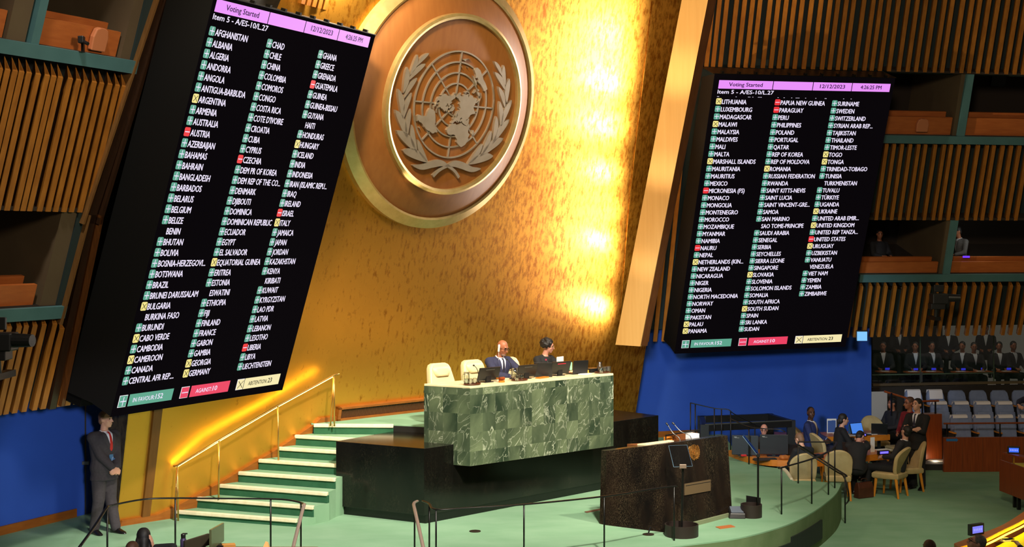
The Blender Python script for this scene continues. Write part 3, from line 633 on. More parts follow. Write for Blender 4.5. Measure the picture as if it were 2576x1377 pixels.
NAMES_R = [["xLITHUANIA", "+LUXEMBOURG", "+MADAGASCAR", "xMALAWI", "+MALAYSIA", "+MALDIVES", "+MALI", "+MALTA", "xMARSHALL ISLANDS", "+MAURITANIA", "+MAURITIUS", "+MEXICO", "-MICRONESIA (FS)", "+MONACO", "+MONGOLIA", "+MONTENEGRO", "+MOROCCO", "+MOZAMBIQUE", "+MYANMAR", "+NAMIBIA", "-NAURU", "+NEPAL", "xNETHERLANDS (KIN...", "+NEW ZEALAND", "+NICARAGUA", "+NIGER", "+NIGERIA", "+NORTH MACEDONIA", "+NORWAY", "+OMAN", "+PAKISTAN", "xPALAU", "xPANAMA"],
 ["-PAPUA NEW GUINEA", "-PARAGUAY", "+PERU", "+PHILIPPINES", "+POLAND", "+PORTUGAL", "+QATAR", "+REP OF KOREA", "+REP OF MOLDOVA", "xROMANIA", "+RUSSIAN FEDERATION", "+RWANDA", "+SAINT KITTS-NEVIS", "+SAINT LUCIA", "+SAINT VINCENT-GRE...", "+SAMOA", "+SAN MARINO", " SAO TOME-PRINCIPE", "+SAUDI ARABIA", "+SENEGAL", "+SERBIA", "+SEYCHELLES", "+SIERRA LEONE", "+SINGAPORE", "xSLOVAKIA", "+SLOVENIA", "+SOLOMON ISLANDS", "+SOMALIA", "+SOUTH AFRICA", "xSOUTH SUDAN", "+SPAIN", "+SRI LANKA", "+SUDAN"],
 ["+SURINAME", "+SWEDEN", "+SWITZERLAND", "+SYRIAN ARAB REP...", "+TAJIKISTAN", "+THAILAND", "+TIMOR-LESTE", "xTOGO", "xTONGA", "+TRINIDAD-TOBAGO", "+TUNISIA", " TURKMENISTAN", "+TUVALU", "+TÜRKIYE", "+UGANDA", "xUKRAINE", "+UNITED ARAB EMIR...", "xUNITED KINGDOM", "+UNITED REP TANZA...", "-UNITED STATES", "xURUGUAY", "+UZBEKISTAN", "+VANUATU", " VENEZUELA", "+VIET NAM", "+YEMEN", "+ZAMBIA", "+ZIMBABWE"]]
S_white = scr('screen_white', 236, 226, 250); S_green = scr('screen_green', 92, 164, 140); S_red = scr('screen_red', 238, 54, 60); S_yel = scr('screen_yellow', 244, 228, 140)
S_pink = scr('screen_pink', 234, 146, 250); S_ink = scr('screen_ink', 40, 10, 60); S_blk = scr('screen_black_ink', 20, 18, 16); S_rose = scr('screen_rose', 236, 66, 100); S_crm = scr('screen_cream', 246, 232, 176); S_frame = scr('screen_frame', 240, 236, 240)
S_bg = mat('screen_black', (.001, .001, .001, 1), .9, spec=.0, emit=lin(9, 6, 9), es=1)
S5 = [S_green, S_red, S_yel, S_white, S_blk]
def scoreboard(fr, names, label, extra, back, xr):
    t = thing('voting_board', label, 'scoreboard', fr.pt(0, -1.52 * U))
    q = lambda d: (lambda a, b: fr.pt(a * U, -b * U, d))
    fl, fr_, ft_, fb = extra
    # housing
    hv, dz = back
    f = [fr.pt(fl * U, -fb * U), fr.pt(fr_ * U, -fb * U), fr.pt(fr_ * U, -ft_ * U), fr.pt(fl * U, -ft_ * U)]
    bk = [p + hv + V((0, 0, dz if i < 2 else 0)) for i, p in enumerate(f)]
    md = [p + hv * .42 + V((0, 0, dz * 1.1 if i < 2 else 0)) for i, p in enumerate(f)]; bk = [p + V((0, 0, dz if i < 2 else 0)) for i, p in enumerate(bk)]
    mbh = MB(); mbh.loft([f, md, bk]); mbh.build('housing', mat('board_housing', lin(11, 10, 9), .7, spec=.2), t)
    mb = MB(); mb.fbox(fr, fl * U, fr_ * U, -fb * U, -ft_ * U, 0, .02); mb.build('display', S_bg, t)
    mb = MB()
    for k in range(11):
        a = (fl + (fr_ - fl) * (k + .5) / 11) * U; mb.fbox(fr, a - .02, a + .02, -ft_ * U + .01, -ft_ * U + .05, -.1, -.02)
    mb.fbox(fr, (fl - .01) * U, (fr_ + .01) * U, -ft_ * U, -ft_ * U + .012, -.5, .01)
    mb.build('mounting_rail', M_black, t)
    z1, z2, z3 = q(.024), q(.028), q(.032)
    rect = lambda mb, z, a0, a1, b0, b1, mi=0: mb.add([z(a0, b1), z(a1, b1), z(a1, b0), z(a0, b0)], [(0, 1, 2, 3)], mi)
    mb = MB()
    for a0, a1 in ((0, .3065), (.3105, .538), (.542, .7685), (.7725, 1.0)): rect(mb, z1, a0, a1, 0, .044)
    mb.build('header_bar', S_pink, t)
    mb = MB(); zt = lambda x, y: z2(x, -y)
    put_text(mb, 'Voting Started', zt, .153, -.0305, .0195, .19, align='C', bold=.02)
    mb.build('header_text', S_ink, t); mb = MB()
    put_text(mb, '12/12/2023', zt, .655, -.0305, .0195, .147, align='C', bold=.02)
    mb.build('header_text', S_ink, t); mb = MB()
    put_text(mb, '4:26:25 PM', zt, .885, -.0305, .0195, .125, align='C', bold=.02)
    mb.build('header_text', S_ink, t)
    mb = MB(); put_text(mb, 'Item 5 - A/ES-10/L.27', zt, .0, -.070, .0195, .318, bold=.025)
    mb.build('item_text', S_white, t)
    if xr:   # the clipped second title line shows only the tops of its tall letters
        mb = MB()
        for a in (.0, .006, .105, .175, .183, .20, .232, .24, .248, .345, .38, .424, .45, .458, .466, .505, .565, .62, .626, .73, .775): rect(mb, z2, a, a + .006, .0845, .0868)
        mb.build('clipped_text', S_white, t)
    for ci, col in enumerate(names):
        a0 = .335 * ci - .001
        for r, s in enumerate(col):
            mt = mk = MB(); b = .0945 + .03994 * r; kind, nm = s[0], s[1:]
            tx = a0 + (.034 if kind != ' ' else .036)
            wmax = None
            w_ = put_text(MB(), nm, zt, 0, 0, .0232, xs=.80, bold=.026)
            put_text(mt, nm, zt, tx, -(b + .0295), .0232, xs=.80 * min(1, .285 / w_), bold=.026)
            if kind == ' ':
                mt.m = [3] * len(mt.m); mt.build('country_entry', S5, t); continue
            mt.m = [3] * len(mt.m)
            mi = {'+': 0, '-': 1, 'x': 2}[kind]
            c = .0055; A0, A1, B0, B1 = a0, a0 + .031, b, b + .0325
            rp = [z1(cx_ + c * math.cos(th), cy_ - c * math.sin(th)) for cx_, cy_, t0 in ((A1 - c, B0 + c, 0), (A0 + c, B0 + c, 90), (A0 + c, B1 - c, 180), (A1 - c, B1 - c, 270)) for th in [math.radians(t0 + 30 * q) for q in range(4)]]
            mk.add(rp, [tuple(range(16))], mi)
            mx, my = (A0 + A1) / 2, (B0 + B1) / 2
            if kind in '+-': rect(mk, z2, A0 + .003, A1 - .003, my - .0017, my + .0017, 3)
            if kind == '+': rect(mk, z2, mx - .0016, mx + .0016, B0 + .003, B1 - .003, 3)
            if kind == 'x':
                for sg in (1, -1):
                    d = .011; e = .0017
                    mk.add([z2(mx - d - e, my + sg * d), z2(mx - d + e, my + sg * d), z2(mx + d + e, my - sg * d), z2(mx + d - e, my - sg * d)], [(0, 1, 2, 3)], 4)
            mt.build('country_entry', S5, t)
    tot = [(.0045, .048, .058, .301, S_green, S_white, 'IN FAVOUR:', '152', '+'), (.346, .394, .405, .645, S_rose, S_white, 'AGAINST:', '10', '-'), (.693, .740, .743, .987, S_crm, S_blk, 'ABSTENTION:', '23', 'x')]
    for i0, i1, c0, c1, m, ink, w1, w2, kind in tot:
        mb = MB(); rect(mb, z1, i0, i1, 1.444, 1.490, 2); rect(mb, z2, i0 + .002, i1 - .002, 1.446, 1.488, 0); rect(mb, z1, c0, c1, 1.444, 1.490, 0)
        mx, my = (i0 + i1) / 2, 1.467
        if kind in '+-': rect(mb, z3, i0 + .006, i1 - .006, my - .0018, my + .0018, 1)
        if kind == '+': rect(mb, z3, mx - .0018, mx + .0018, 1.450, 1.484, 1)
        if kind == 'x':
            for sg in (1, -1): mb.add([z3(mx - .016 - .002, my + sg * .015), z3(mx - .016 + .002, my + sg * .015), z3(mx + .016 + .002, my - sg * .015), z3(mx + .016 - .002, my - sg * .015)], [(0, 1, 2, 3)], 1)
        wd = {'+': .118, '-': .097, 'x': .128}[kind]; x = {'+': .080, '-': .437, 'x': .770}[kind]
        put_text(mb, w1, lambda a, b_: z2(a, -b_), x, -1.476, .0165, wd, bold=.01, mi=1)
        put_text(mb, w2, lambda a, b_: z2(a, -b_), x + wd + .006, -1.476, .0195, .040 if kind == '+' else .027, bold=.02, mi=1)
        mb.build('vote_total', [m, ink, S_frame], t)
    return t
BL = Fr((-1.014 * U, 4.9 * U, .83 * U + HC), 1.119, .3, -.003)
BR = Fr((1.05 * U, 7.267 * U, .818 * U + HC), .318, .351, .015)
scoreboard(BL, NAMES_L, 'left tall electronic voting board, countries from Afghanistan to Liechtenstein', (-.012, 1.033, -.012, 1.522), (V((-.9, .4366, 0)) * .78, .15), False)
scoreboard(BR, NAMES_R, 'right electronic voting board, countries from Lithuania to Zimbabwe', (-.028, 1.022, -.030, 1.522), (V((-.313, .95, 0)) * .55, .12), True)
for fr, x0, x1 in ((BL, -.25, -.02), ):
    pass
# black side panel between the left board and the wooden uprights
(ax, ay), (bx, by) = FL.on(432, -30), FL.on(160, 1005)
mb = MB(); q = FL.pt
mb.hexa([q(bx, by, .3), q(bx + 1.9, by, .3), q(bx + 1.9, by, -.1), q(bx, by, -.1), q(ax, ay, .3), q(ax + 1.9, ay, .3), q(ax + 1.9, ay, -.1), q(ax, ay, -.1)])
o = mb.build('wall_left_panel', mat('matte_black', lin(4, 4, 4), .9, spec=.1)); struct(o, 'matte black panel behind the left voting board', 'wall')

# ================================================================== EMBLEM ON THE GILDED WALL
EC = FG.on(1146.4, 264.2, .42); RG = .90
def E3(s, t, d): return FG.pt(EC[0] + s * RG, EC[1] + t * RG, d)
em = thing('wall_emblem', 'large round wooden emblem with silver world map and laurel on gold wall', 'emblem', FG.pt(EC[0], EC[1] - 2.41 * RG))
def disc_loft(prof, k=96):   # prof: (r, d)
    mb = MB(); mb.loft([[E3(r * math.cos(2 * math.pi * j / k), r * math.sin(2 * math.pi * j / k), d) for j in range(k)] for r, d in prof]); return mb
M_disc = mat('emblem_wood', lin(172, 110, 54), .5, noise=(lin(154, 94, 42), 3, .1), stretch=(4, 4, .6))
M_silver = mat('emblem_silver', lin(206, 190, 174), .42, .55, noise=(lin(190, 172, 154), 6, .3))
M_ringgold = mat('emblem_gold', lin(226, 196, 134), .35, .6, noise=(lin(206, 176, 112), 9, .3))
disc_loft([(2.22, 0.02), (2.22, .14), (2.20, .16), (1.70, .34), (1.66, .35)]).build('outer_disc', M_disc, em, smooth='auto')
disc_loft([(1.66, .3), (1.66, .375), (.05, .375)]).build('inner_disc', M_disc, em, smooth='auto')
def ring_loft(r0, r1, d0, d1, k=96):
    mb = MB(); cyc = [(r0, d0), (r1, d0), (r1, d1 - .02), ((r0 + r1) / 2, d1), (r0, d1 - .02)]
    rings = [[E3(r * math.cos(2 * math.pi * j / k), r * math.sin(2 * math.pi * j / k), d) for j in range(k)] for r, d in cyc + cyc[:1]]
    mb.loft(rings, cap=False); return mb
mb = MB(); k = 96; cyc = [(2.20, .02), (2.20, .19), (2.24, .20), (2.42, .10), (2.43, .0)]
mb.loft([[E3(r * math.cos(2 * math.pi * j / k), r * math.sin(2 * math.pi * j / k), d) for j in range(k)] for r, d in cyc], cap=False); mb.build('outer_rim', M_ringgold, em, smooth='auto')
ring_loft(1.60, 1.70, .30, .46).build('inner_rim', M_ringgold, em, smooth='auto')
def flat(mb, polys, d0, d1, mi=0):
    for pl in polys:
        mb.prism([E3(x, y, d0) for x, y in pl], [E3(x, y, d1) for x, y in pl], mi)
gr = MB()
for rr in (1.0, .8, .6, .4, .2):
    k = 72; cyc = [(rr - .014, .375), (rr + .014, .375), (rr + .014, .405), (rr - .014, .405)]
    gr.loft([[E3(r * math.cos(2 * math.pi * j / k), r * math.sin(2 * math.pi * j / k), d) for j in range(k)] for r, d in cyc + cyc[:1]], cap=False)
for kk in range(8):
    a = kk * math.pi / 4; c, s = math.cos(a), math.sin(a); w_ = .014
    flat(gr, [[(.2 * c - w_ * s, .2 * s + w_ * c), (.2 * c + w_ * s, .2 * s - w_ * c), (c + w_ * s, s - w_ * c), (c - w_ * s, s + w_ * c)]], .375, .405)
gr.build('globe_grid', M_silver, em)
NA = [(-168,66),(-162,70),(-156,71),(-140,70),(-128,70),(-115,68),(-108,68),(-95,72),(-94,68),(-88,68),(-82,68),(-81,63),(-93,60),(-94,57),(-85,55),(-82,52),(-79,52),(-79,56),(-77,60),(-78,62),(-70,61),(-65,59),(-61,55),(-56,52),(-60,50),(-66,50),(-65,48),(-61,46),(-66,44),(-70,43),(-70,41.5),(-74,40),(-76,36),(-81,32),(-80,26),(-82,29),(-86,30),(-90,29),(-95,29),(-97,26),(-97,22),(-94,18),(-91,19),(-90,21),(-87,21),(-88,16),(-84,15.5),(-83,10),(-79,9.5),(-77,8),(-80,7.5),(-84,9),(-87,13),(-94,16),(-100,17),(-105,20),(-106,23),(-112,30),(-110,24),(-114,28),(-117,33),(-121,35),(-124,40),(-124,47),(-130,54),(-135,58),(-145,60),(-152,59),(-158,57),(-165,54.5),(-158,58.5),(-165,61),(-166,64)]
SA = [(-77,8),(-72,12),(-62,10.5),(-52,5),(-50,0),(-44,-2.5),(-35,-6),(-35,-9),(-39,-14),(-39,-18),(-41,-22),(-48,-26),(-49,-29),(-54,-34),(-58,-35),(-57,-38),(-62,-39),(-65,-43),(-66,-47),(-69,-51),(-68,-55),(-74,-52),(-75,-46),(-73,-38),(-71,-30),(-70,-20),(-76,-14),(-81,-6),(-80,-2),(-77,4)]
AF = [(-6,36),(10,37),(11,34),(20,31),(25,32),(32,31),(34,27),(37,21),(43,12),(51,12),(48,5),(41,-2),(39,-7),(40.5,-15),(35,-20),(35.5,-24),(32.5,-28),(27,-33.5),(20,-35),(18,-32),(14,-22),(12,-17),(13.5,-9),(9,-1),(9,4),(4,6.3),(-4,5),(-8,4.4),(-13,9),(-17,14.5),(-16,20),(-13,27),(-9.5,31)]
EU = [(-9,43),(-9,37),(-5.5,36.5),(0,39),(3,42),(8,44),(12,42),(16,38.5),(18.5,40),(13,44),(14,45.5),(19,42),(22,37),(24,40),(26,41),(30,41.2),(31,46),(35,46),(38,47),(40,43.5),(41,41.5),(35,42),(30,41),(27,39.5),(28,36.7),(36,36.5),(35,31.5),(39,21.5),(43,13),(45,13),(52,16),(59,22),(56,25),(51,25),(48,30),(51,28),(57,26),(62,25),(67,25),(72,20),(74,14),(77,8),(80,14),(86,20),(91,22),(94,17),(98,15),(98,9),(103,1.5),(103.5,5),(100,13),(105,9),(109,12),(106,19),(111,21),(117,23.5),(121,28),(120,34),(122,37),(118,39),(122,40),(126,37.5),(126,35),(129,36),(128,39),(132,43),(140,49),(141,53),(137,54),(143,59),(155,59),(163,61),(156,57),(157,51),(162,55),(170,60),(179,62.5),(190,66),(180,69),(170,70),(160,70),(150,72),(140,73),(130,71.5),(113,74),(105,78),(95,76),(80,73),(72,71),(68,68.5),(55,69),(45,67.5),(40,66),(33,67),(41,67.5),(40,69),(28,71),(20,70),(14,67),(10,64),(5,62),(5.5,59),(8,58),(11,59),(12.5,56),(14,55.5),(16,57),(17,60),(20,63),(24,65.5),(25,65),(21.5,61),(25,60),(29,60),(23.5,59),(21,56),(19,54.5),(12,54),(10,57.5),(8,57),(8,54),(4,52),(-1,49.5),(-4.5,48.3),(-1.5,46),(-1.5,43.5)]
ISL = [[(-73,78),(-60,76),(-55,70),(-52,65),(-45,60),(-40,65),(-25,70),(-20,75),(-18,80),(-30,83),(-50,82),(-65,81)], [(-80,74),(-68,70),(-62,66),(-66,62),(-72,64),(-78,66),(-85,70)], [(-90,82),(-65,83),(-75,79),(-85,77),(-92,78)], [(-117,73),(-105,73),(-102,69),(-115,69)], [(-5,50),(1,51.3),(0,53.5),(-2,56),(-3,58.5),(-6,57),(-3,54),(-5,52)], [(-22,64),(-14,64.5),(-16,66.3),(-22,66)], [(131,32),(136,34),(141,36),(142,40),(145,44),(141,45),(139,38),(133,35)], [(95,5.5),(104,-3),(106,-6),(101,-2)], [(109,1),(115,5),(119,5),(117,-3),(111,-3)], [(105,-6.5),(114,-8),(114,-9.5),(106,-8)], [(119,1),(125,1),(122,-4),(120,-5)], [(131,-1),(141,-3),(150,-10),(143,-9),(138,-7.5),(133,-4)], [(120,18),(122,18),(124,12),(126,7),(122,8),(121,13)], [(172.5,-34.5),(178,-38),(174.5,-41),(166.5,-46),(170,-43.5),(173,-39)], [(49,-12),(50.5,-16),(47,-25),(44,-24),(44,-18)], [(-84,22.5),(-75,20),(-68,18.5),(-74,19),(-80,23)], [(52,71),(58,75),(68,77),(60,74),(56,71)], [(80,9),(82,7),(81,6),(79.5,7)], [(166,-20),(168,-23),(164,-20)], [(178,-16),(180,-18.5),(177,-18)], [(-61,-51),(-57,-51.5),(-60,-53)]]
AU = [(114,-22),(122,-18),(129,-15),(132,-11.5),(136,-12),(136,-15.5),(140,-17.5),(142.5,-11),(146,-19),(153,-25),(153,-31),(150,-37.5),(144,-38.5),(139,-35.5),(135,-34.5),(131,-31.5),(124,-33.5),(115,-34.5)]
def dens(pl):
    out = []
    for i in range(len(pl)):
        (a, b), (c, d) = pl[i], pl[(i + 1) % len(pl)]; n = max(1, int(max(abs(c - a), abs(d - b)) / 4))
        for k in range(n): out.append((a + (c - a) * k / n, b + (d - b) * k / n))
    return out
azi = lambda lo, la: ((90 - la) / 150 * math.sin(math.radians(lo)), -(90 - la) / 150 * math.cos(math.radians(lo)))
for nm, pls in (('north_america', [NA]), ('south_america', [SA]), ('africa', [AF]), ('eurasia', [EU]), ('australia', [AU]), *[('island', [i_]) for i_ in ISL]):
    mb = MB(); flat(mb, [[azi(*p) for p in dens(pl)] for pl in pls], .375, .425); mb.build('map_' + nm, M_silver, em)
def zz(x, y):   # photo zoom point -> emblem coordinates
    A = (349, 66, 26.5, -477); dx, dy = x - 603, y - 595; det = A[0] * A[3] - A[1] * A[2]
    return ((dx * A[3] - A[1] * dy) / det, (A[0] * dy - A[2] * dx) / det)
LEAF = [((372, 147), (266, 264), .12, 1), ((277, 165), (208, 345), -.14, -1), ((342, 240), (195, 392), .12, 1), ((190, 275), (152, 500), -.15, -1), ((270, 365), (155, 548), .12, 1), ((112, 465), (143, 722), -.13, -1), ((222, 495), (146, 730), .12, 1), ((85, 645), (176, 888), -.14, -1), ((212, 635), (178, 898), .12, 1), ((92, 825), (256, 1020), -.15, -1), ((222, 775), (262, 1028), .12, 1), ((140, 1000), (350, 1110), -.15, -1), ((268, 905), (356, 1112), .12, 1)]
def leafpoly(tip, base, wd, bow):
    (tx, ty), (bx_, by_) = zz(*tip), zz(*base); dx, dy = bx_ - tx, by_ - ty; nx, ny = -dy, dx; out1 = []; out2 = []
    for i in range(11):
        u = i / 10; prof = math.sin(math.pi * u ** .85) ** .8 if 0 < u < 1 else 0
        cx_, cy_ = tx + dx * u, ty + dy * u; b = .06 * bow * math.sin(math.pi * u)
        out1.append((cx_ + nx * (b * -1 + abs(wd) * .85 * prof), cy_ + ny * (b * -1 + abs(wd) * .85 * prof))); out2.append((cx_ + nx * (-b - abs(wd) * .85 * prof), cy_ + ny * (-b - abs(wd) * .85 * prof)))
    return out1 + out2[-2:0:-1]
stem = smoothpath([V((*zz(222, 1132), 0)), V((*zz(300, 1150), 0)), V((*zz(400, 1125), 0)), V((*zz(470, 1120), 0)), V((*zz(535, 1150), 0)), V((*zz(590, 1195), 0)), V((*zz(628, 1255), 0))], 6)
hw = [.0, .03, .055, .06, .05, .04, .033, .028, .024, .022, .02, .02, .02, .02, .02]
def ribbon(path, f):
    L_ = []; R_ = []
    for i, p in enumerate(path):
        t = (path[min(i + 1, len(path) - 1)] - path[max(i - 1, 0)]).normalized(); u = i / (len(path) - 1); w_ = f(u); L_.append((p.x - t.y * w_, p.y + t.x * w_)); R_.append((p.x + t.y * w_, p.y - t.x * w_))
    return L_ + R_[::-1]
stempoly = ribbon(stem, lambda u: .004 + .06 * math.sin(min(1, u / .62) * math.pi) ** .9 * (u < .62) + .024 * min(1, max(0, (u - .3) / .3)))
leaves = [leafpoly(*l) for l in LEAF] + [stempoly]
mb = MB(); flat(mb, leaves, .375, .43); mb.build('laurel_branch', M_silver, em)
mb = MB(); flat(mb, [[(-x, y) for x, y in pl][::-1] for pl in leaves], .375, .43); mb.build('laurel_branch', M_silver, em)
# ================================================================== ROSTRUM
ZW = 1.775
A_ = V((-1.33, 21.70, 0)); B_ = V((WB.x, WB.y, 0)); C_ = V((-1.975, 23.68, 0)); E_ = V((2.645, 25.84, 0)); F_ = E_ + V((-.66, .75, 0)) * 1.7
ro = thing('rostrum', 'large podium of green marble panels on a wide polished black stone base', 'podium', (A_.x, A_.y, ZD))
base = [A_, E_, F_, C_, B_]
cen = sum(base, V()) / 5
mb = MB(); mb.poly([p.lerp(cen, .018) for p in base], ZD, ZD + .13); mb.build('plinth', mat('plinth_black', lin(10, 10, 9), .3), ro)
mb = MB(); mb.poly(base, ZD + .13, ZW); mb.build('base', M_blackstone, ro, bevel=.006)
# green block
d1 = V((.735, .678, 0)).normalized(); nb = V((-d1.y, d1.x, 0))
f0 = V((-.645, 22.0, 0)); f1 = f0 + d1 * 3.21; bl = V((-1.376, 22.4, 0)); br = f1 + nb * .84
ZB, ZT = 1.46, 2.655
mb = MB(); mb.poly([f0, f1, br, bl], ZB, ZT)
ob = mb.build('marble_panel', M_greenstone, ro)
uvl = ob.data.uv_layers.new(name='UVMap'); inv = ROOTS[ro.name]; lf0 = inv @ f0
for p in ob.data.polygons:
    n = p.normal; t = V((-n.y, n.x, 0))
    for li in p.loop_indices:
        c = ob.data.vertices[ob.data.loops[li].vertex_index].co - lf0
        uvl.data[li].uv = (c.dot(t) + (7.3 if abs(n.dot(d1)) > .5 else 0), c.z + .06) if abs(n.z) < .5 else (c.x, c.y + 20)
mb = MB(); mb.poly([f0, f1, br, bl], ZT, ZT + .035); mb.build('desk_top', M_creamtop, ro, bevel=.006)
mb = MB(); mb.poly([bl.lerp(br, .08), br, br + nb * .35, bl.lerp(br, .08) + nb * .35], 2.50, 2.54); mb.build('work_shelf', M_plastic, ro)
ZT += .035
def DK(px, t, z=None):
    k = (px - CX) / F; s = (k * (22 + nb.y * t) + .645 - nb.x * t) / (d1.x - k * d1.y)
    p = f0 + d1 * s + nb * t; p.z = ZT if z is None else z; return p
RZ = math.atan2(nb.x, nb.y) * -1      # things facing the hall
TH = math.atan2(-nb.x, nb.y)
fw = -nb
# ------------------------------------------------------------------ cream chairs
def cream_chair():
    t = local(thing('podium_chair', 'x', 'chair'))
    def outline(y, sc, z0=.42, h=.60):
        pts = [(-.20, 0), (.20, 0), (.262, .10), (.268, .30), (.225, .52), (.19, .575), (.13, .6), (-.13, .6), (-.19, .575), (-.225, .52), (-.268, .30), (-.262, .10)]
        return [V((x * sc, y + (.16 * z / .6 if True else 0), z0 + z * sc + (.3 * (1 - sc)))) for x, z in pts]
    mb = MB(); mb.loft([outline(.22, .90), outline(.20, .98), outline(.12, 1.0), outline(.09, .93)]); mb.build('backrest', M_cream, t, smooth='auto', bevel=.012)
    padr = lambda y, k: [V((x * k, y + .16 * (.46 + zz_ * k) / .6, .88 + zz_ * k)) for x, zz_ in ((-.13, -.075), (.13, -.075), (.165, -.02), (.185, .055), (.15, .085), (-.15, .085), (-.185, .055), (-.165, -.02))]
    mb = MB(); mb.loft([padr(.10, 1.06), padr(.085, 1.0), padr(.055, .86), padr(.05, .5)]); mb.build('headrest_pad', M_cream, t, smooth=True)
    mb = MB(); mb.loft([[V((x * s, (y - .06) * s - .0, z)) for x, y in ((-.25, -.26), (.25, -.26), (.28, .0), (.24, .24), (-.24, .24), (-.28, .0))] for z, s in ((.38, .92), (.41, 1), (.47, 1), (.50, .9))]); mb.build('seat', M_cream, t, smooth='auto')
    for s in (-1, 1):
        mb = MB(); mb.tube([(s * .28, .2, .66), (s * .30, .02, .66), (s * .30, -.2, .645), (s * .29, -.22, .5), (s * .2, -.1, .42)], .026, 8); mb.build('armrest', M_cream, t, smooth=True)
    mb = MB(); mb.lathe([(.03, .1), (.03, .40)], k=10)
    for j in range(5): a = 2 * math.pi * j / 5; mb.tube([(0, 0, .1), (.28 * math.cos(a), .28 * math.sin(a), .045)], .022, 6)
    mb.build('pedestal', M_black, t)
    return t
ch = cream_chair(); spots = [(1132, 1.30, 'cream leather chair at the left end of the podium, empty', 0), (1216, 1.42, 'cream leather chair behind the man in the navy suit', 0), (1303, 1.42, 'empty cream leather chair between the two seated people', -.05)]
for i, (px, tt, lb, r) in enumerate(spots):
    p = DK(px, tt, ZP)
    if i == 0: ch.location = p; ch.rotation_euler = (0, 0, TH + r); tag(ch, lb, 'chair', 'cream podium chairs')
    else: dup(ch, p, TH + r, lb, 'cream podium chairs')
# ------------------------------------------------------------------ things on the podium
def tray_set(px, t, jug, label):
    p = DK(px, t); o = thing('tray', label[0], 'tray', p, TH)
    inv = ROOTS[o.name]; local(o)
    MB().lathe([(.13, .004), (.15, .012), (.152, .024), (.145, .024), (.135, .012)], k=24, sx=1, sy=.72).build('tray_dish', wood('tray_wood', (96, 48, 26), (74, 34, 18), .3), o, smooth=True)
    return o, p
def pitcher(p, label, carafe=False):
    o = local(thing('pitcher' if not carafe else 'carafe', label, 'pitcher' if not carafe else 'carafe', p, TH))
    if not carafe:
        MB().lathe([(.03, .0), (.043, .004), (.045, .10), (.048, .19), (.045, .19), (.042, .1), (.04, .01)], k=18).build('glass_body', M_glass, o, smooth=True)
        MB().tube(smoothpath([(-.045, 0, .16), (-.085, 0, .15), (-.09, 0, .09), (-.06, 0, .045), (-.042, 0, .04)], 4), .007, 8).build('handle', M_glass, o, smooth=True)
    else:
        MB().lathe([(.035, 0), (.045, .01), (.047, .10), (.03, .135), (.032, .175), (.028, .175), (.027, .135), (.042, .1), (.04, .012)], k=18).build('glass_body', M_glass, o, smooth=True)
    MB().lathe([(.036, .014), (.039, .02), (.04, .085), (.03, .088)], k=16).build('water', M_water, o, smooth=True)
    return o
GL = None
def tumbler(p, label):
    global GL
    if GL is None:
        GL = local(thing('drinking_glass', label, 'glass', p, 0, 'upturned glasses on the podium trays'))
        MB().lathe([(.034, 0), (.036, .0), (.038, .085), (.030, .095), (.028, .090), (.034, .083), (.032, .002)], k=16).build('tumbler', M_glass, GL, smooth=True)
        return GL
    return dup(GL, p, 0, label)
up = V((0, 0, .012))
for (px, t, jpx, gl, car, lb, jl) in ((1188, .14, 1174, [(1183, .06), (1195, .08)], False, 'brown oval tray at the left front corner of the podium', 'glass water pitcher on the left podium tray'),
        (1307, .15, 1295, [(1300, .07), (1312, .09)], False, 'brown oval tray in front of the man, middle of the podium', 'glass water pitcher on the middle podium tray'),
        (1515, .16, 1509, [(1512, .07), (1522, .10), (1531, .12)], True, 'brown oval tray at the right end of the podium', 'glass water carafe on the right podium tray')):
    tray_set(px, t, None, (lb,)); pitcher(DK(jpx, t + .04) + up, jl, car)
    for k, (gx, gt) in enumerate(gl): tumbler(DK(gx, gt + .03) + up, '%s upturned glass on the %s' % (('left', 'second', 'right')[k] if len(gl) > 2 else ('left', 'right')[k], {1188: 'left podium tray beside the pitcher', 1307: 'middle podium tray beside the pitcher', 1515: 'right podium tray before the carafe'}[px]))
def desk_monitor(px, t, w, h, label, rz=0, red=False, back=0.18, z=None):
    p = DK(px, t, z); o = local(thing('desk_monitor', label, 'monitor', p, TH + rz))
    R = Matrix.Rotation(.32, 4, 'X')
    mb = MB(); mb.box((0, 0, h / 2), (w, .022, h), R=None); mb.v = [R @ v + V((0, .0, .03)) for v in mb.v]; scn = mb.build('screen', M_plastic, o, bevel=.006)
    mb = MB(); mb.box((0, -.014, h - .035), (w * .42, .004, .014)); mb.v = [R @ v + V((0, 0, .03)) for v in mb.v]
    mb.build('indicator_strip' if red else 'label_strip', scr('red_led', 230, 40, 60) if red else mat('dull_grey', lin(70, 68, 64), .4), scn)
    mb = MB(); mb.hexa([V(q) for q in ((-.09, -.06, 0), (.09, -.06, 0), (.09, .10, 0), (-.09, .10, 0), (-.07, -.06, .012), (.07, -.06, .012), (.07, .10, .012), (-.07, .10, .012))]); mb.box((0, -.02, .07), (.10, .03, .14)); mb.build('stand', M_plastic, o)
    return o
desk_monitor(1226, .30, .44, .22, 'black monitor back in front of the man in the navy suit')
desk_monitor(1322, .32, .42, .21, 'black monitor back to the right of the man, before the empty chair')
desk_monitor(1406, .32, .44, .22, 'black monitor with a red strip in front of the woman', red=True)
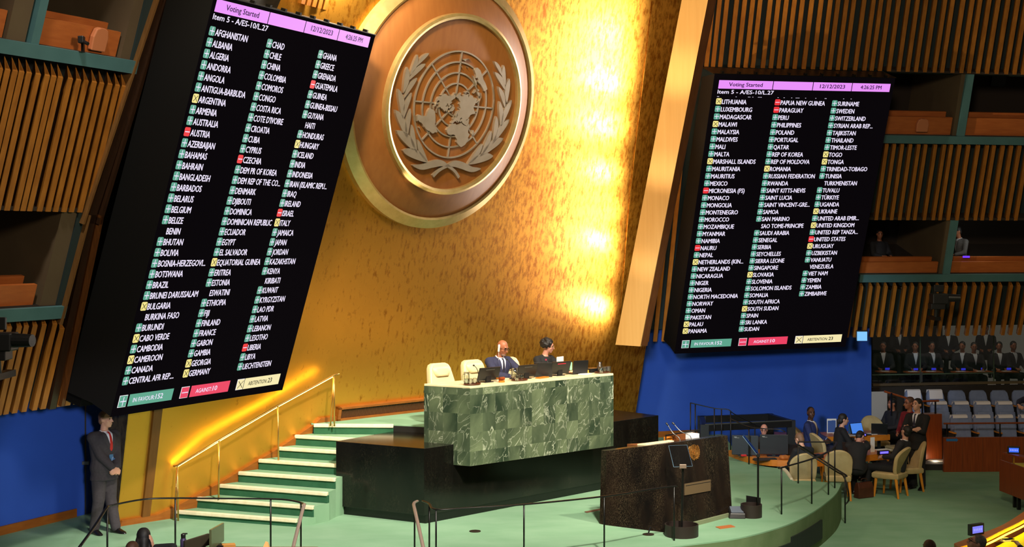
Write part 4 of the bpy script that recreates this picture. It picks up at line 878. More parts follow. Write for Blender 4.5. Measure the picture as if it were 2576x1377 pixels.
def laptop(p, rz, w, h, label, open_=1.9, scrm=None, body=M_plastic, cat='laptop'):
    o = local(thing('laptop', label, cat, p, rz))
    MB().box((0, 0, .009), (w, h, .016)).build('keyboard_base', body, o, bevel=.003)
    R = Matrix.Rotation(open_ - math.pi / 2, 4, 'X')
    mb = MB(); mb.box((0, 0, h / 2), (w, .010, h)); mb.v = [R.inverted() @ v + V((0, h / 2, .015)) for v in mb.v]; lid_ = mb.build('lid', body, o, bevel=.003)
    if scrm: mb = MB(); mb.box((0, -.0062, h / 2), (w * .93, .001, h * .9)); mb.v = [R.inverted() @ v + V((0, h / 2, .015)) for v in mb.v]; mb.build('screen', scrm, lid_)
    return o
laptop(DK(1366, .40), TH + math.pi - .75, .30, .23, 'black laptop lid standing open before the woman, left of her monitor', 1.75)
laptop(DK(1450, .36), TH + math.pi - .2, .30, .22, 'black laptop standing open right of the red striped monitor', 1.7)
def gooseneck(p, h, dx, label, red=False, rz=0):
    o = local(thing('gooseneck_microphone', label, 'microphone', p, TH + rz))
    MB().lathe([(.04, 0), (.04, .012), (.015, .02)], k=14).build('base', M_plastic, o)
    pth = smoothpath([(0, 0, .01), (0, 0, h * .55), (dx * .4, .02, h * .85), (dx, .05, h)], 5); MB().tube(pth, .0055, 6).build('stem', M_plastic, o, smooth=True)
    MB().ball((dx, .05, h), .016, 10).build('capsule', scr('red_mic', 230, 50, 90, .8) if red else M_plastic, o, smooth=True)
gooseneck(DK(1203, .36), .27, -.05, 'gooseneck microphone at the left of the man'); gooseneck(DK(1287, .42), .32, -.06, 'gooseneck microphone at the right hand of the man')
gooseneck(DK(1381, .36), .27, -.02, 'gooseneck microphone with glowing red tip before the woman', True)
def small(name, label, cat, p, d, m, rz=0, bevel=.004, z=0):
    o = local(thing(name, label, cat, p, rz)); MB().box((0, 0, d[2] / 2 + z), d).build('body', m, o, bevel=bevel); return o
o = local(thing('gavel', 'wooden gavel on its block before the man', 'gavel', DK(1262, .14), TH))
MB().lathe([(.05, 0), (.05, .025), (.045, .03)], k=14).build('block', M_deskwood, o); mb = MB(); mb.tube([(-.05, 0, .058), (.05, 0, .058)], .026, 10); mb.build('head', wood('gavel_wood', (150, 70, 30), (120, 50, 20), .3), o, smooth='auto'); MB().tube([(0, 0, .058), (.02, .17, .05)], .010, 8).build('handle', M_deskwood, o)
small('stapler_box', 'small yellow box right of the black laptop on the podium', 'box', DK(1470, .36), (.14, .08, .05), mat('yellow_card', lin(206, 170, 60), .6), TH)
small('telephone', 'low black desk telephone near the right end of the podium', 'telephone', DK(1490, .38), (.22, .16, .07), M_plastic, TH)
small('document', 'white sheets lying on the podium left of the right tray', 'paper', DK(1472, .18), (.21, .16, .012), M_paper, TH + .3)
small('document', 'white sheet standing up behind the red striped monitor', 'paper', DK(1409, .62, 2.71), (.20, .012, .26), M_paper, TH + .2)
small('sticky_notes', 'green note pad standing beside the red striped monitor', 'note pad', DK(1436, .28), (.05, .02, .13), mat('mint_paper', lin(150, 220, 170), .7), TH, z=.08)
small('wooden_folder', 'orange wooden folder lying before the woman on the podium', 'folder', DK(1364, .20), (.26, .10, .02), M_deskwood, TH + .2)

# ================================================================== LECTERN
zt = HC - 3.08
bot = [G(1524, 1322, ZD), G(1600, 1331.5, ZD), G(1676, 1341, ZD), G(1842, 1298, ZD)]
TR = G(1830.3, 1096.2, zt)
def hit(px, py, a, b, c):
    n = (b - a).cross(c - a); r = ray(px, py); return V((0, 0, HC)) + r * ((a - V((0, 0, HC))).dot(n) / r.dot(n))
TM = hit(1676, 1117, bot[2], bot[3], TR); TL = hit(1525.4, 1135, bot[0], bot[2], TM)
bot[1] = bot[0].lerp(bot[2], .5); top = [TL, TL.lerp(TM, .5), TM, TR]
bk = V((-.55, .66, 0))
le = thing('lectern', 'wide dark marble speaker lectern with golden emblem and bronze plaque', 'lectern', (2.4, 21.5, ZD))
mb = MB(); mb.prism(bot + [bot[3] + bk * .16, bot[0] + bk * .16], top + [top[3] + bk * .13, top[0] + bk * .13]); mb.build('stone_front', M_lectstone, le, bevel=.006)
lo_ = lambda p, k, z: V((p.x, p.y, z)) + V((bk.x * k, bk.y * k, 0))
i0, i1 = bot[0].lerp(bot[3], .42), bot[0].lerp(bot[3], .95)
mb = MB(); mb.hexa([lo_(i0, .14, ZD), lo_(i1, .14, ZD), lo_(i1, .8, ZD), lo_(i0, .8, ZD), lo_(top[0].lerp(top[3], .42), .12, 1.70), lo_(top[0].lerp(top[3], .95), .12, 1.70), lo_(top[0].lerp(top[3], .95), .8, 1.70), lo_(top[0].lerp(top[3], .42), .8, 1.70)]); mb.build('desk_body', M_brown, le)
up_ = V((0, 0, .02)); tt = [top[0] + (top[1] - top[0]) * .55, top[0] + (top[3] - top[0]) * .60, top[0] + (top[3] - top[0]) * .60 + bk * .7, top[0] + (top[1] - top[0]) * .4 + bk * .75]
tt = [top[0].lerp(top[3], .33) + bk * .03, top[0].lerp(top[3], .56) + bk * .03, top[0].lerp(top[3], .56) + bk * .16, top[0].lerp(top[3], .30) + bk * .16]
mb = MB(); mb.prism([p for p in tt], [p + up_ for p in tt]); mb.build('reading_desk', M_creamtop, le)
LD = (top[3] - top[0]).normalized()
rail0 = P(1675, 1096, 22.4); rail1 = P(1758, 1083, 23.0)
mb = MB(); mb.tube([rail0, rail1], .012, 6); mb.tube([rail0, V((rail0.x, rail0.y, 1.7))], .01, 6); mb.tube([rail1, V((rail1.x, rail1.y, 1.7))], .01, 6); mb.build('rear_rail', M_black, le)
# front plane of the lectern for emblem and plaque
class LF: pass
fo = bot[2]; hx = (bot[3] - bot[2]).normalized(); tp = top[2]; n_ = hx.cross(tp - fo).normalized(); ux = n_.cross(hx).normalized()
lfr = Fr((0, 0, 0), 0); lfr.o = fo; lfr.h = hx; lfr.u = ux; lfr.n = n_
ax, ay = lfr.on(1746, 1136); kx = 1.0
mb = MB()
def le3(s, t, d): return lfr.pt(ax + s * .098, ay + t * .098, d)
for rr in (1.0, .8, .6, .4, .2):
    k = 40; cyc = [(rr - .035, .0), (rr + .035, .0), (rr + .035, .008), (rr - .035, .008)]
    mb.loft([[le3(r * math.cos(2 * math.pi * j / k), r * math.sin(2 * math.pi * j / k), d) for j in range(k)] for r, d in cyc + cyc[:1]], cap=False)
for kk in range(8):
    a = kk * math.pi / 4; c, s = math.cos(a), math.sin(a); w_ = .03
    pl_ = [(.2 * c - w_ * s, .2 * s + w_ * c), (.2 * c + w_ * s, .2 * s - w_ * c), (c + w_ * s, s - w_ * c), (c - w_ * s, s + w_ * c)]; mb.prism([le3(x, y, 0) for x, y in pl_], [le3(x, y, .008) for x, y in pl_])
for pls in ([NA], [SA], [AF], [EU], [AU]):
    for pl_ in pls: q_ = [azi(*p) for p in pl_]; mb.prism([le3(x, y, 0) for x, y in q_], [le3(x, y, .010) for x, y in q_])
for pl_ in leaves:
    for sg in (1, -1):
        q_ = [(sg * x, y) for x, y in (pl_ if sg > 0 else pl_[::-1])]; mb.prism([le3(x, y, 0) for x, y in q_], [le3(x, y, .010) for x, y in q_])
mb.build('gold_emblem', mat('emblem_brass', lin(232, 164, 84), .3, .85), le)
pq = [lfr.on(x, y) for x, y in ((1721.5, 1247), (1786, 1235.5), (1786, 1207), (1721.5, 1218))]
mb = MB(); mb.hexa([lfr.pt(*p, .0) for p in pq] + [lfr.pt(*p, .015) for p in pq]); pq_ = mb.build('plaque', mat('bronze_plaque', lin(104, 86, 62), .5, .3), le)
mb = MB(); q0, q1 = pq[3], pq[2]; mb.hexa([lfr.pt(q0[0] + .01, q0[1] - .035, .014), lfr.pt(q1[0] - .02, q1[1] - .035, .014), lfr.pt(q1[0] - .02, q1[1] - .028, .014), lfr.pt(q0[0] + .01, q0[1] - .028, .014), lfr.pt(q0[0] + .01, q0[1] - .035, .018), lfr.pt(q1[0] - .02, q1[1] - .035, .018), lfr.pt(q1[0] - .02, q1[1] - .028, .018), lfr.pt(q0[0] + .01, q0[1] - .028, .018)]); mb.build('plaque_slot', M_dark, pq_)
mb = MB(); mb.hexa([bot[2] + V((.02, -.05, .0)), bot[3] + V((0, -.05, 0)), bot[3], bot[2], bot[2] + V((.02, -.05, .06)), bot[3] + V((0, -.05, .06)), bot[3] + V((0, 0, .06)), bot[2] + V((0, 0, .06))]); mb.build('foot_strip', mat('carpet_strip', lin(120, 128, 96), .9), le)
def lect_mic(px0, py0, px1, py1, D, label):
    t0 = P(px0, py0, D); o = thing('lectern_microphone', label, 'microphone', t0)
    t0.z = 1.71
    tip = P(px1, py1, D + .1); mid = t0.lerp(tip, .35) + V((.03, 0, .06))
    MB().tube(smoothpath([t0, t0 + V((0, 0, .17)), t0.lerp(tip, .62) + V((.012, 0, .02)), tip], 5), .007, 6).build('stem', M_grey, o, smooth=True)
    MB().caps(tip, tip + (tip - mid).normalized() * .03, .014, .016, 8).build('capsule', M_plastic, o, smooth=True)
    MB().lathe([(.025, 0), (.025, .015), (.01, .02)], c=t0, k=10).build('base', M_plastic, o)
lect_mic(1710, 1112, 1680, 1070, 22.0, 'left thin microphone standing on the lectern'); lect_mic(1737, 1100, 1696, 1068, 22.3, 'right thin microphone standing on the lectern')
def LT(q, k): p = top[0].lerp(top[3], q) + bk * k; p.z = 1.70; return p
pz = LT(.72, .42)
small('wooden_box', 'small brown wooden box on the lectern top', 'box', pz, (.22, .14, .17), M_brown, .7); 
small('wooden_block', 'small orange wooden block beside the box on the lectern', 'block', LT(.62, .36), (.12, .08, .13), M_deskwood, .7)
small('paper_stack', 'stack of papers at the right end of the lectern top', 'paper', LT(.86, .5), (.22, .16, .15), M_paper, .7)

# ------------------------------------------------------------------ teleprompters
def drum(c, r, h, a0, a1, name, parent):
    k = 32; mb = MB(); rings = []
    for rr, z in ((r, 0), (r, h), (r - .015, h), (r - .015, .02)): rings.append([c + V((rr * math.cos(2 * math.pi * j / k), rr * math.sin(2 * math.pi * j / k), z)) for j in range(k)])
    mb.loft(rings); return mb.build(name, mat('drum_black', lin(40, 30, 26), .5), parent, smooth='auto')
c1_ = V((2.47, 20.85, ZD)); tp1 = thing('teleprompter', 'teleprompter glass standing before the lectern front', 'teleprompter', c1_, group='teleprompters')
drum(c1_, .245, .17, 0, 0, 'base_drum', tp1)
pole_top = P(1718, 1176, 20.85)
MB().tube([c1_ + V((.0, 0, .02)), V((pole_top.x, pole_top.y, pole_top.z))], .016, 8).build('pole', M_black, tp1)
gq = [P(1695, 1175.6, 20.80), P(1742, 1173.5, 20.85), P(1728, 1120.5, 21.0), P(1682, 1122, 20.95)]
def glassplate(gq, parent, m=M_tglass, edge=True):
    n = (gq[1] - gq[0]).cross(gq[3] - gq[0]).normalized() * .004
    mb = MB(); mb.hexa([p + n for p in gq] + [p - n for p in gq]); gpl = mb.build('glass_plate', m, parent)
    mb = MB(); mb.tube(gq + [gq[0]], .0035, 5); mb.build('glass_rim', mat('glass_rim', lin(120, 150, 170), .2), gpl)
glassplate(gq, tp1)
MB().box(P(1718, 1174, 20.80), (.10, .03, .06)).build('clamp', mat('warm_grey_metal', lin(150, 128, 112), .4, .5), tp1, bevel=.005)
c2_ = G(1890, 1301, ZD); tp2 = thing('teleprompter', 'teleprompter on a tall pole right of the lectern, glass seen edge on', 'teleprompter', c2_, group='teleprompters')
drum(c2_, .165, .20, 0, 0, 'base_drum', tp2)
Dp = c2_.y
MB().tube([P(1907, 1283, Dp), P(1907, 1146, Dp)], .016, 8).build('pole', M_black, tp2)
gq2 = [P(1906, 1147, Dp - .02), P(1910, 1143, Dp + .40), P(1872, 1095, Dp + .42), P(1868, 1098, Dp)]
glassplate(gq2, tp2)
MB().box(P(1907, 1146, Dp), (.05, .06, .05)).build('clamp', M_plastic, tp2)
MB().hexa([c2_ + V((-.05, .17, .1)), c2_ + V((.17, .14, .1)), c2_ + V((.17, .16, .1)), c2_ + V((-.05, .19, .1)), c2_ + V((-.05, .17, .30)), c2_ + V((.17, .14, .27)), c2_ + V((.17, .16, .27)), c2_ + V((-.05, .19, .30))]).build('back_shield', M_black, tp2)
o = thing('prompter_monitor', 'low black monitor lying at the foot of the right teleprompter', 'monitor', G(1853, 1300, ZD))
c_ = G(1854, 1304, ZD); MB().hexa([c_ + V(p) for p in ((-.13, -.06, 0), (.12, -.08, 0), (.12, .2, 0), (-.13, .2, 0), (-.11, -.04, .08), (.12, -.06, .08), (.12, .2, .15), (-.11, .2, .15))]).build('case', M_plastic, o, bevel=.008)
MB().hexa([c_ + V(p) for p in ((-.09, -.02, .086), (.10, -.03, .086), (.10, .17, .149), (-.09, .17, .149), (-.09, -.02, .089), (.10, -.03, .089), (.10, .17, .152), (-.09, .17, .152))]).build('screen', mat('grey_glass', lin(96, 104, 116), .1), o)
# floor fittings
def fdisc(px, py, r, label):
    p = G(px, py, ZD); o = MB().lathe([(r, .0), (r, .010), (r * .8, .014)], c=p, k=20).build('floor_socket', mat('bronze_disc', lin(60, 50, 40), .4, .4)); tag(o, label, 'floor socket')
fdisc(1195, 1338, .085, 'round metal floor socket on the carpet in front of the rostrum'); fdisc(1631, 1346, .085, 'round floor socket with a cable left of the teleprompter drum')
o = MB().tube(smoothpath([G(1631, 1346, ZD) + V((0, 0, .015)), G(1637, 1335, ZD) + V((0, 0, .05)), G(1650, 1334, ZD) + V((0, 0, .03)), G(1668, 1338, ZD) + V((0, 0, .01))], 6), .010, 6).build('cable', M_plastic, smooth=True); tag(o, 'short black cable from the floor socket to the teleprompter drum', 'cable')
v4 = [G(*p, ZD) for p in ((1470, 1289), (1476, 1291.5), (1524, 1282), (1516, 1280))]
o = MB().prism(v4, [p + V((0, 0, .008)) for p in v4]).build('floor_grille', mat('brown_grille', lin(112, 78, 60), .5)); tag(o, 'narrow brown floor grille left of the lectern', 'grille')
v4 = [G(*p, ZD) for p in ((1800, 1327), (1812, 1332), (1850, 1327), (1838, 1322))]
o = MB().prism(v4, [p + V((0, 0, .008)) for p in v4]).build('floor_hatch', mat('copper_hatch', lin(178, 104, 56), .5)); tag(o, 'orange copper floor hatch near the dais edge', 'hatch')

# ================================================================== HANDRAILS
def rail(name, label, pts, posts, m=M_black, r=.022, pr=.013, flat=.55, smooth=5):
    o = thing(name, label, 'handrail', posts[0][1] if posts else pts[0])
    MB().tube(smoothpath(pts, smooth), r, 8, flat=flat).build('rail', m, o, smooth=True)
    for a, b in posts: MB().tube([a, b], pr, 6).build('post', m, o, smooth=True)
    return o
ZR = HC - 3.52
zr = lambda x, y, z=ZR: G(x, y, z)
def post(px, py, z=ZR, zb=ZD): a = G(px, py, z); b = V((a.x, a.y, zb)); return a, b
rail('stage_handrail', 'black handrail along the front dais edge before the rostrum and lectern', [zr(1064, 1261), zr(1080, 1268), zr(1097, 1282.5), zr(1180, 1278.5), zr(1318, 1270), zr(1520, 1249.5), zr(1640, 1231), zr(1702, 1223)], [post(1080, 1268), post(1097, 1282.5), post(1318, 1270), post(1520, 1249.5), post(1696, 1224)])
M_sheen = mat('lit_sheen_rail', lin(150, 134, 126), .35, .4)  # light on the sloping rails is put into this paler metal colour
def slope_rail(label, pts, m):
    o = thing('step_handrail', label, 'handrail', pts[-1]); MB().tube(smoothpath(pts, 5), .024, 8, flat=.6).build('rail', m, o, smooth=True); return o
a = zr(1052, 1262); dn = P(1066, 1385, 17.6)
o = slope_rail('sheen-painted handrail sloping down the front steps, left of the long front rail', [zr(1050, 1261), zr(1041, 1268), P(1045, 1290, 18.6), dn, P(1070, 1420, 17.3)], M_sheen)
MB().tube([zr(1043, 1268), V((zr(1043, 1268).x, zr(1043, 1268).y, 0))], .013, 6).build('post', M_black, o)
b0_ = zr(1046, 1275)
rail('stage_handrail', 'curved black handrail at the lower left below the stairs', [P(200, 1377, 17.5), P(240, 1322, 18.2), zr(267, 1280), zr(280, 1272.6), zr(361, 1257), zr(441, 1254), zr(560, 1255), zr(680, 1256), zr(726, 1259), zr(755.6, 1265), zr(766, 1270)], [post(270, 1279), post(441, 1254), post(681, 1256), post(757, 1266)])
slope_rail('sheen-painted handrail sloping down the front steps at the right end of the lower left rail', [zr(766, 1269.5), zr(764, 1274), P(752, 1320, 18.5), P(737, 1380, 17.9), P(728, 1420, 17.5)], M_sheen)
zc = HC - 3.57
rail('stage_handrail', 'curved black handrail looping round the right corner of the dais', [G(1960, 1179, zc), G(2000, 1168, zc), G(2043, 1155, zc), G(2080, 1139, zc), G(2098, 1125, zc), G(2103.6, 1117, zc), G(2100, 1113, zc), G(2060, 1112.7, zc), G(2007, 1112.7, zc)], [post(1966, 1178, zc), post(2042, 1156, zc), post(2084, 1137, zc), post(2100, 1123, zc), post(2008, 1113, zc)])
pE = P(2128, 1197, 24.96)
o = rail('step_handrail', 'thin black handrail going down the steps behind the right dais corner', [G(2007, 1119, zc), P(2060, 1152, 25.5), P(2099, 1178, 25.3), P(2126, 1195, 25.0), P(2129, 1200, 24.95)], [(P(2126, 1196, 24.96), V((P(2126, 1196, 24.96).x, 24.96, 0)))], smooth=4)
MB().tube(smoothpath([P(2014, 1128, 25.6), P(2099, 1184, 25.3), P(2122, 1199, 25.0), P(2133, 1232, 24.9), P(2135, 1258, 24.9), P(2126, 1270, 24.9)], 5), .014, 6).build('lower_rail', M_black, o, smooth=True)
def pst(px, py, D, zb): p = P(px, py, D); return p, V((p.x, p.y, zb))
rail('step_handrail', 'black stepped handrail before the right blue wall behind the lectern', [P(1736, 1014, 29.0), P(1798, 1028, 28.95), P(1831, 1031, 28.9), P(1850, 1044, 28.9), P(1916, 1077, 29.1), P(1935, 1086, 29.15)], [pst(1737, 1015, 29.0, ZD), pst(1749, 1018, 29.0, ZD), pst(1797, 1028, 28.95, ZD), pst(1815, 1030, 28.9, ZD), pst(1838, 1035, 28.9, ZD), pst(1899, 1069, 29.05, 0)], r=.018)
rail('step_handrail', 'second black handrail sloping down before the large monitors', [P(1832, 1051, 27.9), P(1880, 1073, 27.5), P(1920, 1079, 27.3), P(1960, 1081, 27.25), P(1975, 1087, 27.2)], [pst(1884, 1074, 27.5, ZD)], r=.018)
# brass stair rail
gr_ = thing('stair_handrail', 'slim brass handrail climbing beside the carpeted stairs', 'handrail', G(448, 1305, ZD))
def gp(px, py, D): return P(px, py, D)
b1, b2, b3, b4 = G(448.4, 1311, ZD), G(550, 1253, .93), G(700.6, 1159, 1.40), G(841, 1070, ZP)
t1 = P(446, 1172, b1.y); t2 = P(551, 1108, b2.y); t3 = P(699, 1021, b3.y); t4 = P(840, 944, b4.y)
line = [P(437, 1173, b1.y + .02), t1, t2, t3, t4, P(853, 941.5, b4.y + .05)]
MB().tube(line, .020, 8, flat=.8).build('rail', M_brass, gr_, smooth=True)
for tp_, bb, dx in ((t1, b1, 0), (t1, b1, -.07), (t2, b2, 0), (t3, b3, 0), (t4, b4, 0), (t4, b4, -.07)):
    MB().tube([tp_, V((bb.x + dx, bb.y + (.04 if dx else 0), bb.z - .02))], .014, 8).build('post', M_brass, gr_, smooth=True)
led = scr('led_strip_lit', 255, 226, 96, 22)
mb = MB()
for i in range(1, 4):
    a, b = line[i] + V((-.02, .02, -.028)), line[i + 1] + V((-.02, .02, -.028)); mb.tube([a, b], .009, 6)
mb.build('led_strip', led, gr_)
# ================================================================== SECRETARIAT TABLES, CHAIRS
def band(pts, wd, z0, z1, smooth=6):
    path = [V((p[0], p[1], 0)) for p in smoothpath([V((a, b, 0)) for a, b in pts], smooth)]; L_ = []; R_ = []
    for i, p in enumerate(path):
        t = (path[min(i + 1, len(path) - 1)] - path[max(i - 1, 0)]).normalized(); n = V((-t.y, t.x, 0)); L_.append(p); R_.append(p + n * wd)
    return L_ + R_[::-1]
def table(name, label, pts, wd, legs, z=.75, th=.12):
    o = thing(name, label, 'table', (pts[len(pts) // 2][0], pts[len(pts) // 2][1], 0))
    pl = band(pts, wd, 0, 0); mb = MB(); mb.poly(pl, z - .03, z); mb.build('table_top', M_deskwood, o, bevel=.004)
    pl2 = [V((p.x, p.y, 0)) for p in pl]; c = sum(pl2, V()) / len(pl2)
    mb = MB(); n = len(pl) // 2
    for i in range(n - 1):
        a, b = pl[i], pl[i + 1]; t = (b - a).normalized(); nn = V((-t.y, t.x, 0)) * .03
        mb.hexa([a + V((0, 0, z - th)), b + V((0, 0, z - th)), b + nn + V((0, 0, z - th)), a + nn + V((0, 0, z - th)), a + V((0, 0, z - .03)), b + V((0, 0, z - .03)), b + nn + V((0, 0, z - .03)), a + nn + V((0, 0, z - .03))])
    mb.build('apron', M_deskwood, o)
    for x, y in legs: MB().box((x, y, (z - .03) / 2), (.06, .06, z - .03)).build('leg', M_black, o)
    return o
T1 = [(4.32, 28.55), (4.55, 27.75), (4.95, 27.28), (5.7, 27.18), (6.5, 27.62), (7.05, 27.95), (7.42, 28.1)]
table('secretariat_table', 'curved orange wood table in front, holding the big monitors and laptop', T1, .72, [(4.75, 28.2), (5.7, 27.6), (7.2, 28.45)])
T2 = [(5.6, 30.55), (6.3, 30.45), (7.1, 30.55), (7.75, 30.7), (8.15, 30.85)]
table('secretariat_table', 'rear curved orange wood table covered with papers and laptops', T2, .75, [(5.8, 30.9), (7.0, 30.9), (8.0, 31.2)])
ZTB = .75
def tan_chair():
    t = local(thing('conference_chair', 'x', 'chair'))
    def outl(y, k, z0=.44, z1=.98):
        pts = []
        for i in range(17): a = math.pi * i / 16; pts.append((.265 * math.cos(a), z1 - .24 + .24 * math.sin(a)))
        pts += [(-.255, z0 + .1), (-.225, z0), (.225, z0), (.255, z0 + .1)]
        return [V((x * k, y + .10 * (z - z0) / .54 + .10 * (x / .265) ** 2 * -1, z0 + .27 + (z - z0 - .27) * k)) for x, z in pts]
    mb = MB(); mb.loft([outl(.30, .93), outl(.285, .99), outl(.245, 1.0), outl(.225, .94)]); mb.build('backrest', M_tan, t, smooth='auto')
    mb = MB(); mb.loft([[V((x * s, y * s, z)) for x, y in ((-.25, -.27), (.25, -.27), (.27, .0), (.23, .26), (-.23, .26), (-.27, .0))] for z, s in ((.36, .93), (.385, 1), (.45, 1.0), (.475, .9))]); mb.build('seat', M_tan, t, smooth='auto')
    for sx in (-1, 1):
        for sy in (-1, 1):
            mb = MB(); mb.tube([(sx * .20, sy * .20, .37), (sx * .225, sy * .23 + (.03 if sy > 0 else 0), .0)], [.032, .02], 8); mb.build('leg', M_legwood, t, smooth='auto')
    return t
tc = tan_chair()
CH = [(7.30, 27.62, 232, 'tan conference chair seen from behind, right of the curved table, man seated in it'), (7.78, 28.25, -80, 'tan chair seen edge on beside the standing man in black'),
      (6.22, 27.35, 172, 'tan chair back behind the laptop on the front table, second from left'), (5.42, 26.95, 186, 'tan chair back seen through the dais corner handrail, leftmost in front'),
      (6.33, 30.28, 74, 'tan chair of the seated man in the blue suit'), (6.52, 29.5, 105, 'tan chair of the seated woman with dark hair'),
      (8.12, 32.0, 5, 'tan chair facing the camera beyond the rear table'), (8.45, 31.0, -75, 'tan chair beside the rear table end, left of the woman in red')]
for i, (x, y, a, lb) in enumerate(CH):
    if i == 0: tc.location = (x, y, 0); tc.rotation_euler = (0, 0, math.radians(a)); tag(tc, lb, 'chair', 'tan chairs at the secretariat tables')
    else: dup(tc, V((x, y, 0)), math.radians(a), lb, 'tan chairs at the secretariat tables')
# big monitors seen from behind
def bigmon(px0, px1, D0, D1, ytop, label):
    a = P(px0, 1130, D0); b = P(px1, 1130, D1); c = (a + b) / 2; w_ = (b - a).length; rz = math.atan2(b.y - a.y, b.x - a.x)
    zt = HC - (ytop - CY) / F * (D0 + D1) / 2
    o = local(thing('large_monitor', label, 'monitor', (c.x, c.y, ZTB), rz)); h = zt - ZTB
    MB().box((0, 0, h - .19), (w_, .03, .38)).build('screen', M_plastic, o, bevel=.006)
    MB().box((-w_ / 2 + .07, -.016, h - .035), (.05, .003, .012)).box((-w_ / 2 + .10, -.016, h - .05), (.09, .003, .006)).build('label_strip', mat('pale_print', lin(150, 146, 138), .5), o)
    mb = MB(); mb.box((0, .04, .12), (.06, .03, .24)); mb.box((0, .04, .006), (.26, .20, .012)); mb.build('stand', M_plastic, o)
bigmon(1841, 1908, 27.85, 27.75, 1096, 'back of the left large black monitor on the front table'); bigmon(1911, 1983, 27.74, 27.70, 1094, 'back of the right large black monitor on the front table, by the bald man')
def onT(px, D, z=ZTB): p = P(px, 1000, D); p.z = z; return p
# black open frame behind them
fo_ = thing('equipment_frame', 'black open table frame standing before the right blue wall', 'frame', P(1880, 1100, 30.2) * 1)
fz = 1.18
fp = [P(1772, 1000, 29.2), P(1990, 1000, 29.9), P(1935, 1000, 31.0), P(1765, 1000, 30.6)]
for i, p in enumerate(fp): MB().box((p.x, p.y, fz / 2), (.17, .10, fz)).build('leg', M_plastic, fo_)
for i in range(4):
    a, b = V((fp[i].x, fp[i].y, fz)), V((fp[(i + 1) % 4].x, fp[(i + 1) % 4].y, fz)); t = (b - a).normalized(); n = V((-t.y, t.x, 0)) * .05
    MB().hexa([a - n + V((0, 0, -.14)), b - n + V((0, 0, -.14)), b + n + V((0, 0, -.14)), a + n + V((0, 0, -.14)), a - n, b - n, b + n, a + n]).build('beam', M_plastic, fo_)
mb = MB(); a, b = V((fp[0].x, fp[0].y - .06, fz)), V((fp[1].x, fp[1].y - .06, fz)); mb.tube([a, b], .016, 6); mb.build('edge_strip', M_grey, fo_)
# desk clutter
small('keyboard', 'black keyboard on the front table below the large monitors', 'keyboard', onT(1925, 27.35), (.42, .15, .02), M_plastic, .1)
small('black_cloth', 'black folded cloth on the front table edge', 'cloth', onT(1915, 27.22), (.30, .14, .03), mat('black_cloth', lin(40, 28, 24), .9), .3)
small('stapler', 'small red lit device on the left of the front table', 'device', onT(1871, 27.75), (.10, .06, .03), scr('red_device', 200, 40, 40, .7), .2)
small('telephone', 'dark telephone on the front table beside the left monitor', 'telephone', onT(1860, 28.0), (.2, .16, .06), M_plastic, .3)
small('leather_pouch', 'crumpled tan leather pouch on the front table', 'pouch', onT(1972, 27.35), (.17, .12, .08), mat('tan_leather', lin(190, 112, 50), .6, noise=(lin(160, 90, 36), 20, .3)), .5, bevel=.03)
small('control_box', 'black control box with a red light on the front table between chairs', 'device', onT(2046, 27.55), (.34, .2, .06), M_plastic, .25)
small('warning_lamp', 'small glowing red lamp on the black control box', 'lamp', onT(2044, 27.5, ZTB + .06), (.08, .05, .02), scr('red_lamp', 230, 40, 50), .25)
W_scr = scr('laptop_white', 186, 200, 236); B_scr = scr('laptop_blue', 70, 130, 226); P_scr = scr('laptop_purple', 150, 140, 250)
laptop(onT(2000, 27.9), 2.6, .30, .22, 'open laptop with a pale screen at the left of the front table', 1.8, W_scr)
laptop(onT(2148, 28.05), 2.75 - .2, .34, .24, 'open laptop with a pale blue screen on the right half of the front table', 1.85, P_scr)
laptop(onT(2168, 30.75), .5, .34, .24, 'open laptop with a bright blue screen on the rear table', 1.9, B_scr)
laptop(onT(2212, 30.95), .3 + 2.6, .34, .24, 'dark laptop seen from its back on the rear table right', 1.85)
def upright(px, D, w_, h, label, name='information_sign', m=M_paper, rz=0, z=ZTB, inner=None):
    o = local(thing(name, label, 'sign', onT(px, D, z), rz)); MB().box((0, 0, h / 2), (w_, .015, h)).build('panel', m, o)
    if inner: MB().box((0, -.009, h * .46), (w_ * .84, .003, h * .82)).box((w_ * .18, -.011, h * .84), (w_ * .4, .003, h * .1)).build('print', inner, o)
    return o
upright(2092, 31.1, .21, .31, 'white framed blue notice standing on the rear table', inner=mat('notice_blue', lin(60, 92, 160), .6), rz=.1)
upright(2195, 28.3, .10, .29, 'white name card standing upright at the centre of the front table', 'name_card', rz=.5)
upright(2145, 31.0, .20, .19, 'blue printed folder standing on the rear table behind the laptop', 'folder', mat('blue_folder', lin(74, 140, 214), .6), .2)
upright(2160, 31.1, .16, .17, 'pale green folder standing on the rear table', 'folder', mat('green_folder', lin(150, 176, 148), .6), -.3)
for px, D, lb in ((2140, 30.65, 'white papers spread at the left end of the rear table'), (2190, 30.9, 'white papers at the middle of the rear table'), (2222, 28.55, 'white paper sheet on the front table near its right end'), (2116, 30.9, 'sheet of paper beside the notice on the rear table')):
    small('document', lb, 'paper', onT(px, D), (.30, .21, .012), M_paper, .4)
def nameplate(p, rz, label, w_=.26, h=.075, m=None, txt=True, d=.06, grp=None):
    o = local(thing('name_display', label, 'name display', p, rz, grp))
    MB().box((0, 0, h / 2), (w_, d, h)).build('case', M_plastic, o, bevel=.004)
    sc_ = MB().box((0, -d / 2 - .0015, h / 2), (w_ * .78, .002, h * .62)).build('screen', m or scr('display_violet', 120, 100, 250), o)
    mb = MB()
    for k in range(5): mb.box((-w_ * .26 + k * w_ * .13, -d / 2 - .003, h * .5), (w_ * .07, .001, h * .2))
    mb.build('lettering', scr('display_ink', 170, 170, 255), sc_)
nameplate(onT(2222, 28.0), .4, 'small violet name display on the right end of the front table')
